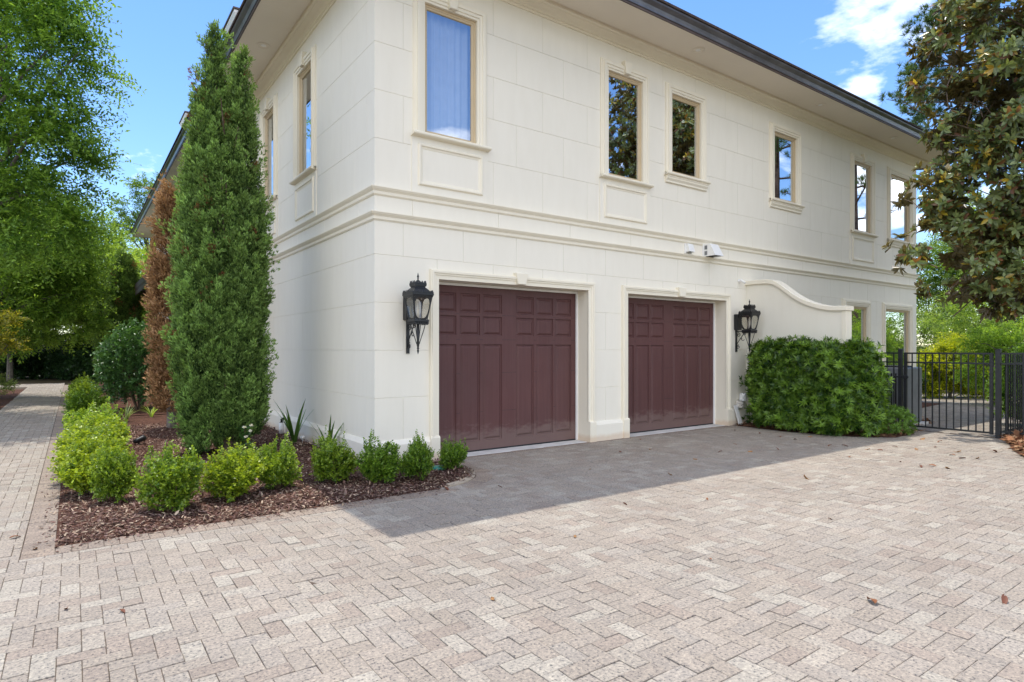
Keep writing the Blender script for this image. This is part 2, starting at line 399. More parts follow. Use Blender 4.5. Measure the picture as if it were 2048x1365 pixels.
# (x0,x1,y0,y1) axis-aligned areas that the herringbone field is cut against
CUTS = [(BED_X-BW-.004, .12, BED_Y-BW-.004, 60), (.0, 9.85, -.115, 60), (.11, ARC_C[0]+ARC_R+.03, -1.3, 60), (9.86, 40, -4.0, 60), (-60, -4.74, 9.0, 24.2)]
def cut(rect, cuts):
    rs = [rect]
    for c in cuts:
        out = []
        for r in rs:
            x0, x1, y0, y1 = r
            if x1 <= c[0] or x0 >= c[1] or y1 <= c[2] or y0 >= c[3]: out.append(r); continue
            if x0 < c[0]: out.append((x0, c[0], y0, y1)); x0 = c[0]
            if x1 > c[1]: out.append((c[1], x1, y0, y1)); x1 = c[1]
            if y0 < c[2]: out.append((x0, x1, y0, c[2]))
            if y1 > c[3]: out.append((x0, x1, c[3], y1))
        rs = out
    return rs
rows = []
gx0, gy0 = -3.178, -3.523
for i in range(int((-9.5-gx0)/a), int((13.4-gx0)/a)):
    for j in range(int((-10.5-gy0)/a), int((27.0-gy0)/a)):
        r = (i+j) % 4
        if r == 0: rc = (gx0+i*a, gx0+(i+2)*a, gy0+j*a, gy0+(j+1)*a)
        elif r == 2: rc = (gx0+i*a, gx0+(i+1)*a, gy0+j*a, gy0+(j+2)*a)
        else: continue
        X, Y = (rc[0]+rc[1])/2, (rc[2]+rc[3])/2
        dd = (np.array((X, Y, 0)) - np.array(CAM)) @ FW
        if dd < -.5: continue
        lat = (np.array((X, Y, 0)) - np.array(CAM)) @ RT / max(dd, .3)
        if dd > 2.5 and abs(lat) > 1.7: continue
        for k in cut(rc, CUTS):
            if min(k[1]-k[0], k[3]-k[2]) < .012: continue
            rows.append((dd, lat, k, rc))
rows.sort(key=lambda t: t[0])
base_me = None
mbp = MB(); paver_shape(mbp, -a+JT, a-JT, -a/2+JT, a/2-JT, 0); base_me = mbp.mesh('paver'); base_me.materials.append(M['paver_obj'])
cnt = 0
field = MB(); fcol = []
for dd, lat, k, rc in rows:
    c = np.array(PCOL[rng.randint(len(PCOL))]) * rng.uniform(.94, 1.05)
    Xc, Yc = (k[0]+k[1])/2, (k[2]+k[3])/2
    # tyres have settled a shallow hollow in front of the first door: stones stand a little uneven
    hz = rng.normal()*.0014; tl = rng.normal(size=2)*(.016 if (math.hypot(Xc+1.2, Yc+4.4) < 2.2) else .008)
    full = abs((k[1]-k[0])*(k[3]-k[2]) - 2*a*a) < 1e-6
    vis = abs(lat) < .86 and dd > 2.55
    if full and vis and cnt < 300:
        o = link('paver', base_me, None, drive); o.location = (Xc, Yc, hz)
        o.rotation_euler = (tl[0], tl[1], (0 if k[1]-k[0] > k[3]-k[2] else R(90)) + rng.normal()*.006)
        o.color = (*c, 1); cnt += 1
    else:
        n0 = len(field.f)
        paver_shape(field, k[0]+JT, k[1]-JT, k[2]+JT, k[3]-JT, hz, tilt=tl); fcol += [c]*(len(field.f)-n0)
def colour_faces(me, cols):
    at = me.attributes.new('col', 'FLOAT_COLOR', 'FACE'); c4 = np.ones((len(cols), 4)); c4[:, :3] = np.array(cols)
    at.data.foreach_set('color', c4.astype(np.float32).ravel())
fm_ = field.mesh('paver_field'); colour_faces(fm_, fcol); o = link('paver_field', fm_, M['paver_col'], drive); tag(o, kind='stuff')
# border: soldier course along both edges of the planting bed, radial round its corner, and along the doors
BC = [(.285, .230, .184), (.308, .250, .199), (.268, .220, .180), (.297, .243, .196)]
mbb = MB(); paver_shape(mbb, -a/2+JT, a/2-JT, -BW/2+JT, BW/2-JT, .002); bme = mbb.mesh('border_paver'); bme.materials.append(M['paver_obj'])
def border(x, y, rz):
    o = link('border_paver', bme, None, drive); o.location = (x, y, rng.normal()*.001); o.rotation_euler = (0, 0, rz + rng.normal()*.006)
    o.color = (*(np.array(BC[rng.randint(4)])*rng.uniform(.92, 1.08)), 1)
x = BED_X - .05
while x < ARC_C[0]:
    border(x, BED_Y-BW/2, 0); x += a
n = 15
for i in range(n):
    an = R(-90 + 90*(i+.5)/n); rr = ARC_R + BW/2
    border(ARC_C[0]+rr*math.cos(an), ARC_C[1]+rr*math.sin(an), an + R(90))
y = ARC_C[1] + a/2
while y < -.12:
    border(ARC_C[0]+ARC_R+BW/2, y, R(90)); y += a
y = BED_Y - BW + a/2; far = MB(); fc = []; k = 0
while y < 25.0:
    if k < 130: border(BED_X-BW/2-.05*0, y+.0, R(90))
    else:
        n0 = len(far.f); paver_shape(far, BED_X-BW+JT, BED_X-JT, y-a/2+JT, y+a/2-JT, .002); fc += [np.array(BC[rng.randint(4)])*rng.uniform(.92, 1.08)]*(len(far.f)-n0)
    y += a; k += 1
fm2 = far.mesh('border_far'); colour_faces(fm2, fc); tag(link('border_far', fm2, M['paver_col'], drive), kind='stuff')
x = ARC_C[0]+ARC_R+BW+a
while x < 7.75:
    border(x, -.06, R(90)); x += BW
# concrete aprons under the two garage doors
D1 = (.944, 3.775); D2 = (4.713, 7.55)
for d0, d1 in (D1, D2):
    mb = MB(); mb.bbox(d0+.003, d1-.003, -.004, .27, -.05, .006, .006); mb.build('door_apron', M['concrete'], drive)

# planting beds
bed_pts = [(BED_X, BED_Y)] + [(p[0], p[1]) for p in arc_pts(ARC_R-.004, -90, 0, 18)] + [(ARC_C[0]+ARC_R-.004, -.02), (.03, -.02), (.03, 26), (BED_X, 26)]
def bed_mesh(name, pts, z0, bumps, step=.18):
    """triangulated bed with a gently mounded, lumpy top"""
    import bmesh
    bm = bmesh.new(); vs = [bm.verts.new((x, y, 0)) for x, y in pts]; bm.faces.new(vs)
    xs = np.array(pts); lo, hi = xs.min(0), xs.max(0)
    for ax in (0, 1):
        c = lo[ax] + step
        while c < hi[ax]:
            no = (1, 0, 0) if ax == 0 else (0, 1, 0); co = (c, 0, 0) if ax == 0 else (0, c, 0)
            bmesh.ops.bisect_plane(bm, geom=bm.verts[:]+bm.edges[:]+bm.faces[:], plane_co=co, plane_no=no)
            c += step
    edge = [(np.array(pts[i]), np.array(pts[(i+1) % len(pts)])) for i in range(len(pts))]
    for v in bm.verts:
        p = np.array((v.co.x, v.co.y)); dmin = 9
        for A, B in edge:
            t = np.clip(((p-A) @ (B-A))/max(1e-9, (B-A) @ (B-A)), 0, 1); dmin = min(dmin, np.linalg.norm(p-A-t*(B-A)))
        v.co.z = z0 + bumps*min(1, dmin/.35)*(.6+.4*math.sin(v.co.x*3.1+1)*math.cos(v.co.y*2.3))
    me = bpy.data.meshes.new(name); bm.to_mesh(me); bm.free(); return me
bed_pts_near = [(BED_X, BED_Y)] + arc_pts(ARC_R-.004) + [(ARC_C[0]+ARC_R-.004, -.02), (-.02, -.02), (-.02, 9.0), (BED_X, 9.0)]
bed = link('planting_bed', bed_mesh('planting_bed', bed_pts_near, .0, .045), M['mulch']); tag(bed, kind='structure')
tag(sheet('planting_bed_far', [(BED_X, 9.0), (-.02, 9.0), (-.02, 26), (BED_X, 26)], .02, M['mulch']), kind='structure')
tag(sheet('path_side_bed', [(-4.76, 12.5), (-4.70, 16), (-4.76, 22.4), (-9, 24.5), (-14, 24), (-14, 9), (-6.5, 10.5)], .0, M['mulch']), kind='structure')
hb = [(7.72, -.02), (7.66, -1.2), (8.0, -2.3), (8.5, -2.78), (9.3, -2.78), (9.84, -2.42), (9.84, -.02)]
tag(link('hedge_bed', bed_mesh('hedge_bed', hb, .004, .03, .3), M['mulch']), kind='structure')
tag(sheet('fence_bed', [(9.86, -3.93), (9.3, -4.15), (8.5, -4.42), (7.75, -4.78), (7.2, -5.3), (7.0, -7), (16, -12), (22, -3.95)], .012, M['mulch']), kind='structure')
tag(sheet('side_bed', [(9.86, -2.3), (11.4, -2.3), (12.6, -1.2), (14, -.9), (16.7, -.6), (16.7, -.02), (9.86, -.02)], .010, M['mulch']), kind='structure')
# paved walk beyond the gate
sp_ = sheet('side_walk', [(9.87, -3.95), (18.0, -3.95), (21.5, -1.5), (21.5, 3.5), (17.2, 3.5), (16.7, -.6), (14, -.9), (12.6, -1.2), (11.4, -2.3), (9.87, -2.3)], -.002, M['sand']); tag(sp_, kind='structure')
fld = MB(); fc = []
yy = -3.93; r_ = 0
while yy < 3.4:
    xx = 9.88 + (r_ % 2)*.103
    while xx < 21.4:
        ok = (yy < -2.3 or xx > 11.4+ (yy+2.3)*1.15) and (yy < -.65 or xx > 16.9)
        if ok:
            n0 = len(fld.f); paver_shape(fld, xx+JT, xx+.205-JT, yy+JT, yy+.1025-JT, rng.normal()*.001+.004); fc += [np.array(PCOL[rng.randint(7)])*rng.uniform(.85, 1.0)]*(len(fld.f)-n0)
        xx += .205
    yy += .1025; r_ += 1
fm3 = fld.mesh('walk_pavers'); colour_faces(fm3, fc); tag(link('walk_pavers', fm3, M['paver_col'], sp_), kind='stuff')

def chips(name, n, sampler, cols, lo, hi, parent=None, z=.045, flat=.35):
    P = np.array([sampler() for _ in range(n)]); P = np.c_[P, np.full(n, z) + rng.uniform(-.012, .022, n)] if P.shape[1] == 2 else P
    D = rdir(n); D[:, 2] *= flat; Nn = rdir(n)*.45 + np.array([0, 0, 1])
    Ln = rng.uniform(lo, hi, n); Wd = Ln*rng.uniform(.18, .5, n)
    ci = rng.randint(len(cols), size=n); C = np.array(cols)[ci]*rng.uniform(.6, 1.35, (n, 1))
    me = leaf_mesh(name, P, D, Nn, Ln, Wd, BLADE, C); o = link(name, me, M['chip'], parent); tag(o, kind='stuff'); return o
def in_bed():
    while True:
        x = rng.uniform(BED_X+.02, .95); y = BED_Y + .02 + rng.uniform(0, 1)**1.35*8.5
        if x > -.06 and y > -.06: continue
        if x > ARC_C[0] and y < ARC_C[1] and math.hypot(x-ARC_C[0], y-ARC_C[1]) > ARC_R-.03: continue
        if rng.uniform() < .012:                      # a few chips kicked out over the border bricks
            return (rng.uniform(BED_X, .1), BED_Y - abs(rng.normal())*.07, .006) if rng.uniform() < .6 else (BED_X - abs(rng.normal())*.06, BED_Y + rng.uniform(0, 5), .006)
        e = min(x-BED_X, y-BED_Y, .35)/.35
        zz = .045*e*(.6+.4*math.sin(x*3.1+1)*math.cos(y*2.3))
        return (x, y, zz + rng.uniform(0, .012))
MC = [(.10, .052, .042), (.17, .10, .075), (.26, .18, .13), (.06, .032, .026), (.38, .29, .21), (.14, .08, .065), (.20, .13, .11)]
c_ = chips('mulch_chips', 52000, in_bed, MC, .012, .055); tag(c_, 'shredded brown bark mulch covering the corner planting bed', 'mulch')
def in_hb():
    while True:
        x = rng.uniform(7.66, 9.8); y = rng.uniform(-2.76, -.1)
        if y < -1.2 and (x-7.66) < (-(y+1.2))*.45: continue
        return (x, y, .02+rng.uniform(0, .02))
c_ = chips('leaf_litter', 2600, in_hb, [(.14, .07, .04), (.20, .10, .05), (.09, .045, .03), (.24, .15, .08)], .03, .09); tag(c_, 'brown leaf litter under the clipped hedge', 'leaf litter')
def in_fb():
    while True:
        x = rng.uniform(7.3, 12.5); y = rng.uniform(-6.0, -3.9)
        if y > -3.93 - (9.9-x)*.42 if x < 9.9 else y > -3.95: continue
        return (x, y, .02+rng.uniform(0, .06))
c_ = chips('pine_straw', 9000, in_fb, [(.24, .11, .055), (.30, .16, .08), (.17, .075, .04), (.36, .22, .12)], .06, .2, flat=.3); tag(c_, 'reddish pine straw mulch at the foot of the black fence', 'pine straw')
def in_sb():
    while True:
        x = rng.uniform(9.9, 12.6); y = rng.uniform(-2.3, -.2)
        if y < -2.3 + max(0, x-11.4)*.9: continue
        return (x, y, .02+rng.uniform(0, .03))
c_ = chips('needle_litter', 2600, in_sb, [(.24, .12, .065), (.30, .17, .09), (.17, .08, .045)], .05, .15); tag(c_, 'brown needle litter beside the walk behind the gate', 'leaf litter')
# concrete edging exposed round the bed corner
mb = MB()
for i in range(14):
    a0, a1 = -80+i*5.2, -80+(i+1)*5.2
    p = [arc_pts(ARC_R-.005, a0, a1, 1), arc_pts(ARC_R-.085, a0, a1, 1)]
    z1 = .014
    mb.loft([[(*p[0][0], -.02), (*p[1][0], -.02), (*p[1][0], z1+.01), (*p[0][0], z1)], [(*p[0][1], -.02), (*p[1][1], -.02), (*p[1][1], z1+.01), (*p[0][1], z1)]], True, True)
mb.build('edging', M['concrete_edge'], bed)
# EOF-SETTING

# ------------------------------------------------------------------ the house
house = empty('house', (0, 0, 0))
tag(house, 'two-storey cream stucco house with scored block walls and two garage doors', 'house')
FR = lambda u, o, z: (u, -o, z)          # front (garage) wall: u along X, o outwards
LF = lambda u, o, z: (-o, u, z)          # left wall: u along Y, o outwards
CW = .17                                  # casing width
# windows: wall, u0, u1, z0, z1, style ('apron' / 'bracket' / 'plain'), keystone
WIN = [(FR, .725, 1.577, 4.535, 6.347, 'apron', True, True), (FR, 4.237, 5.10, 4.535, 6.347, 'apron', True, False),
       (FR, 5.885, 6.745, 4.85, 6.347, 'bracket', False, False), (FR, 9.29, 10.20, 4.85, 6.347, 'bracket', False, False),
       (FR, 12.89, 13.83, 4.56, 6.347, 'apron', True, False), (FR, 14.92, 16.14, 4.56, 6.347, 'bracket', False, False),
       (FR, 12.47, 13.58, .62, 2.64, 'plain', False, False), (FR, 14.62, 16.12, .62, 2.64, 'plain', False, False),
       (LF, 2.54, 3.34, 4.535, 6.347, 'apron', True, False), (LF, 4.87, 5.70, 4.535, 6.347, 'apron', True, False),
       (LF, 7.60, 8.40, 4.535, 6.347, 'apron', True, False)]
OPEN = {0: [], 1: []}
for (wf, u0, u1, z0, z1, st, ks, cu) in WIN: OPEN[0 if wf is FR else 1].append((u0-.004, u1+.004, z0-.004, z1+.004))
for d0, d1 in (D1, D2): OPEN[0].append((d0-.004, d1+.004, -.02, 2.539))
BACK = -.007
def holed(mb, u0, u1, z0, z1, holes, o):
    us = sorted({u0, u1, *[min(max(h[k], u0), u1) for h in holes for k in (0, 1)]}); zs = sorted({z0, z1, *[min(max(h[k], z0), z1) for h in holes for k in (2, 3)]})
    for i in range(len(us)-1):
        for j in range(len(zs)-1):
            cu_, cz = (us[i]+us[i+1])/2, (zs[j]+zs[j+1])/2
            if any(h[0] < cu_ < h[1] and h[2] < cz < h[3] for h in holes): continue
            mb.add([(us[i],o,zs[j]),(us[i+1],o,zs[j]),(us[i+1],o,zs[j+1]),(us[i],o,zs[j+1])], [(0,1,2,3)])
mb = MB(FR); holed(mb, 0.007, XH, -.05, 6.99, OPEN[0], BACK); mb.build('wall', M['stucco'], house)
mb = MB(LF); holed(mb, 0.007, YH, -.05, 6.99, OPEN[1], BACK); mb.build('wall', M['stucco'], house)
mb = MB(); mb.add([(XH,0.008,-.05),(XH,YH,-.05),(XH,YH,6.99),(XH,0.008,6.99)], [(0,1,2,3)]); mb.add([(0.008,YH,-.05),(XH,YH,-.05),(XH,YH,6.99),(0.008,YH,6.99)], [(0,1,2,3)]); mb.build('wall', M['stucco'], house)
# rooms behind the glass
mb = MB(); mb.box(.9, XH-.2, .9, YH-.5, -.04, 3.4); mb.box(1.8, XH-.2, 1.3, YH-.5, 3.6, 6.9); mb.build('interior', M['dark_room'], house)
# scored blocks: 0.945 m long, about 0.635 m high, running bond; V joints between them
LOW = [.30, .905, 1.54, 2.175, 2.81, 3.262]; UP = [3.70, 4.34, 4.98, 5.61, 6.235, 6.83]
def block(wf, u0, u1, z0, z1, holes, corner_first):
    rs = cut((u0, u1, z0, z1), [(h[0]-.05, h[1]+.05, h[2]-.05, h[3]+.05) for h in holes])
    if not rs: return
    mb = MB(wf); c = .0027; e = .0003
    for (a0, a1, b0, b1) in rs:
        il = e if (a0 == u0 and not (corner_first and u0 <= 0.0)) else 0; ir = e if a1 == u1 else 0
        ib = e if b0 == z0 else 0; it = e if b1 == z1 else 0
        cl = c if il else 0; cr = c if ir else 0; cb = c if ib else 0; ct = c if it else 0
        p = [(a0+il, b0+ib), (a1-ir, b0+ib), (a1-ir, b1-it), (a0+il, b1-it)]
        q = [(a0+il+cl, b0+ib+cb), (a1-ir-cr, b0+ib+cb), (a1-ir-cr, b1-it-ct), (a0+il+cl, b1-it-ct)]
        jz = 0.0
        vs = [(u, BACK-.002, z) for u, z in p] + [(u, jz, z) for u, z in q]
        mb.add(vs, [q_ for q_, on in (((0,1,5,4), ib), ((1,2,6,5), ir), ((2,3,7,6), it), ((3,0,4,7), il)) if on] + [(4,5,6,7)])
    mb.build('wall_block', M['stucco'], house)
for wf, key, end, offs in ((FR, 0, XH, (.93, .41)), (LF, 1, 6.4, (.72, .27))):
    for lev in (LOW, UP):
        for k in range(len(lev)-1):
            off = offs[(k + (1 if lev is LOW else 0)) % 2]
            us = [0.0]; u = off
            while u < end-.15: us.append(u); u += .945
            us.append(end)
            for i in range(len(us)-1):
                holes = [h for h in OPEN[key] if h[0] < us[i+1]+.05 and h[1] > us[i]-.05 and h[2] < lev[k+1]+.05 and h[3] > lev[k]-.05]
                block(wf, us[i], us[i+1], lev[k], lev[k+1], holes, True)
    # the plain frieze between the two string courses
    us = [0.0]; u = .55
    while u < end-.2: us.append(u); u += 1.42
    us.append(end)
    for i in range(len(us)-1): block(wf, us[i], us[i+1], 3.372, 3.588, [], True)
if True:   # the far part of the left wall, beyond the tall cypress
    mb = MB(LF); holed(mb, 6.4, YH, .30, 6.99, OPEN[1], 0.0); mb.build('wall', M['stucco'], house)

def ring(name, prof, mat): mb = MB(); mb.loop(0, XH, 0, YH, prof); return mb.build(name, mat, house)
# plinth (interrupted by the doors), string courses, crown
def plinth_run(wf, u0, u1, ends=(False, False)):
    mb = MB(wf); P = [(u0, u1)]
    pr = [(-.004, -.06), (.05, -.06), (.05, .275), (.012, .335), (-.004, .335)]
    m0 = .0 if not ends[0] else 1; m1 = 0 if not ends[1] else 1
    rings = [[(u0 - (o if m0 else 0), o, z) for o, z in pr], [(u1 + (o if m1 else 0), o, z) for o, z in pr]]
    mb.loft(rings, True, True); mb.build('plinth', M['stucco'], house)
plinth_run(LF, 0, YH, (True, False)); plinth_run(FR, 0, D1[0]-.14, (True, False))
plinth_run(FR, D1[1]+.14, D2[0]-.14); plinth_run(FR, D2[1]+.14, XH, (False, True))
STR = lambda z: [(-.004, z), (.012, z+.002), (.016, z+.012), (.024, z+.015), (.026, z+.055), (.034, z+.060), (.040, z+.070), (.050, z+.076), (.060, z+.092), (.066, z+.098), (.066, z+.110), (.010, z+.116), (-.004, z+.118)]
ring('string_course', STR(3.255), M['trim']); ring('string_course', STR(3.585), M['trim'])
CR = [(-.004, 6.80), (.018, 6.802), (.020, 6.835), (.045, 6.842), (.048, 6.865), (.075, 6.885), (.11, 6.895), (.155, 6.912), (.165, 6.925), (.20, 6.930), (.205, 6.95), (.205, 6.985)]
ring('crown_moulding', CR, M['trim'])
OV = .86
ring('soffit', [(-.02, 6.976), (OV, 6.974)], M['soffit'])
ring('fascia', [(OV-.004, 6.955), (OV+.018, 6.955), (OV+.018, 7.02), (OV-.004, 7.02)], M['brown_metal'])
ring('gutter', [(OV+.004, 7.005), (OV+.030, 6.992), (OV+.034, 7.03), (OV+.045, 7.07), (OV+.085, 7.105), (OV+.098, 7.12), (OV+.100, 7.145), (OV+.085, 7.148), (OV+.005, 7.146)], M['gutter'])
mb = MB(); rise = math.tan(R(33)); inn = 8.0
mb.loop(0, XH, 0, YH, [(OV+.125, 7.150), (OV+.128, 7.185), (OV+.10, 7.20), (-inn, 7.20+(OV+.10+inn)*rise)]); mb.loop(0, XH, 0, YH, [(OV+.125, 7.150), (0, 7.15)])
mb.add([(inn,inn,7.2+(OV+.1+inn)*rise),(XH-inn,inn,7.2+(OV+.1+inn)*rise),(XH-inn,YH-inn,7.2+(OV+.1+inn)*rise),(inn,YH-inn,7.2+(OV+.1+inn)*rise)], [(0,1,2,3)])
roof = mb.build('roof', M['roof_shingle'], house)

# dormers on the left slope: square white box, deep coved cornice, arched window
for yc in (9.32, 17.45):
    y0, y1 = yc-.52, yc+.52; xf = .16; zt = 9.98
    tfD = lambda u, o, z, xf=xf: (xf-o, u, z)
    zb = 7.2 + (OV+.1+xf)*rise - .3
    mb = MB(); mb.box(xf, xf+3.0, y0, y1, zb, zt-.1)
    d = mb.build('dormer', M['white_paint'], roof)
    mb = MB(); mb.loft([[(xf-o, y0-o, z), (xf+3.2, y0-o, z), (xf+3.2, y1+o, z), (xf-o, y1+o, z)] for o, z in ((.002, zt-.60), (.03, zt-.58), (.035, zt-.50), (.05, zt-.44), (.08, zt-.34), (.12, zt-.22), (.15, zt-.14), (.16, zt-.12), (.16, zt-.05))], True, True)
    mb.build('dormer_cornice', M['white_paint'], roof)
    mb = MB(); mb.loft([[(xf-o, y0-o, z), (xf+3.2, y0-o, z), (xf+3.2, y1+o, z), (xf-o, y1+o, z)] for o, z in ((.175, zt-.055), (.19, zt-.045), (.19, zt-.005), (.10, zt+.03))], True, True)
    mb.build('dormer_roof', M['brown_metal'], roof)
    # arched window and its moulding
    rw = .33; zs = zt-1.10; prof = [(rw, .01), (rw, .035), (rw+.05, .04), (rw+.06, .06), (rw+.10, .06), (rw+.11, .0)]
    mb = MB(tfD); rings = []
    for rr, o in prof:
        rings.append([(yc-rr, o, zb)] + [(yc - rr*math.cos(math.pi*i/16), o, zs + rr*math.sin(math.pi*i/16)) for i in range(17)] + [(yc+rr, o, zb)])
    mb.loft(rings, closed=False); mb.build('dormer_casing', M['white_paint'], roof)
    mb = MB(tfD); mb.add([(yc-rw, .012, zb)] + [(yc - rw*math.cos(math.pi*i/16), .012, zs + rw*math.sin(math.pi*i/16)) for i in range(17)] + [(yc+rw, .012, zb)], [tuple(range(19))])
    mb.build('dormer_pane', M['white_plastic'], roof)

# recessed lights in the soffit
for (x, y) in ((1.75, -.53), (5.995, -.53), (10.27, -.52), (13.9, -.50), (-.457, 3.88), (-.457, 11.5), (-.457, 19)):
    mb = MB(); rr = [(.115, 0), (.118, -.006), (.105, -.010), (.085, -.008), (.075, .0), (.07, .05), (.04, .06)]
    n_ = 20
    mb.loft([[(x+r*math.cos(2*math.pi*k/n_), y+r*math.sin(2*math.pi*k/n_), 6.974+z) for k in range(n_)] for r, z in rr], False, True)
    dl = mb.build('downlight', M['soffit'], house)
    mb = MB(); mb.lathe([(.045, -.004), (.048, .004)], (x, y, 6.974), 14); mb.build('lens', M['white_plastic'], dl)

# windows
CAS = [(-.001, -.075), (-.001, .030), (.030, .032), (.034, .046), (.075, .048), (.080, .062), (.125, .064), (.131, .040), (.150, .036), (.155, .022), (CW, .020), (CW, -.004)]
def keystone(mb, uc, zb, zt, wb, wt, o):
    mb.loft([[(uc-wb, -.0, zb), (uc+wb, -.0, zb), (uc+wt, -.0, zt), (uc-wt, -.0, zt)],
             [(uc-wb, o-.008, zb), (uc+wb, o-.008, zb), (uc+wt, o-.008, zt), (uc-wt, o-.008, zt)],
             [(uc-wb+.008, o, zb+.008), (uc+wb-.008, o, zb+.008), (uc+wt-.008, o, zt-.008), (uc-wt+.008, o, zt-.008)]], True, True)
def panel_frame(mb, u0, u1, z0, z1):
    mb.frame(u0, u1, z0, z1, [(-.055, -.002), (-.05, .012), (-.025, .018), (-.018, .032), (-.002, .034), (0, -.002)])
for (wf, u0, u1, z0, z1, st, ks, cu) in WIN:
    we = empty('window', (0, 0, 0)); we.parent = house
    mb = MB(wf); mb.frame(u0, u1, z0, z1, CAS, bottom=(st == 'plain')); mb.build('casing', M['trim'], we)
    if ks:
        mb = MB(wf); keystone(mb, (u0+u1)/2, z1+.010, z1+.225, .058, .095, .092); mb.build('keystone', M['trim'], we)
    # sill
    if st != 'plain':
        mb = MB(wf); s0, s1 = u0-CW-.035, u1+CW+.035
        pr = [(-.07, z0-.001), (.065, z0-.006), (.098, z0-.012), (.106, z0-.028), (.104, z0-.045), (.09, z0-.058), (.06, z0-.062), (.035, z0-.066), (-.004, z0-.068)]
        in_ = CW+.035
        # the back of the sill runs only inside the opening
        rings = [[(u0 if i == 0 else s0, o, z) for i, (o, z) in enumerate(pr)], [(u1 if i == 0 else s1, o, z) for i, (o, z) in enumerate(pr)]]
        mb.loft(rings, True, True); mb.build('sill', M['trim'], we)
    if st == 'apron':
        mb = MB(wf); mb.box(u0-CW-.02, u1+CW+.02, -.003, .016, 3.702, z0-.0665)
        ap = mb.build('apron', M['stucco'], we)
        mb = MB(wf); panel_frame_z = (3.702+.12, z0-.066-.10)
        mb.frame(u0-CW+.085, u1+CW-.085, panel_frame_z[0], panel_frame_z[1], [(-.06, .014), (-.055, .020), (-.03, .026), (-.02, .042), (.0, .044), (.012, .03), (.014, .014)]); mb.build('apron_panel', M['trim'], we)
    elif st == 'bracket':
        mb = MB(wf); s0, s1 = u0-CW+.0, u1+CW
        pr = [(.07, z0-.063), (.075, z0-.078), (.062, z0-.100), (.062, z0-.118), (.05, z0-.135), (.035, z0-.155), (.034, z0-.185), (.02, z0-.195), (-.004, z0-.197), (-.004, z0-.063)]
        mb.loft([[(s0, o, z) for o, z in pr], [(s1, o, z) for o, z in pr]], True, True); mb.build('sill_bracket', M['trim'], we)
    # sash and glass
    fr = .052
    mb = MB(wf); mb.frame(u0+fr, u1-fr, z0+fr, z1-fr, [(-.012, -.055), (-.010, -.034), (.0, -.028), (.016, -.026), (.018, -.018), (.050, -.016), (fr, -.03), (fr, -.075)])
    mb.build('sash', M['tan_frame'], we)
    mb = MB(wf); q = fr-.006
    mb.add([(u0+q, -.05, z0+q), (u1-q, -.05, z0+q), (u1-q, -.05, z1-q), (u0+q, -.05, z1-q)], [(0,1,2,3)]); mb.build('pane', M['window_glass_curtain' if cu else 'window_glass'], we)
    if cu:
        mb = MB(wf); nn = 90; row0 = []; row1 = []
        for i in range(nn+1):
            t = i/nn; u = u0 + (u1-u0)*t
            o = -.16 - .02*math.sin(t*46) - .012*math.sin(t*17+1) - .02*abs(math.sin(t*9))
            row0.append((u, o, z0-.1)); row1.append((u, o, z1+.1))
        mb.loft([row0, row1], closed=False); mb.build('curtain', M['curtain'], we, True)

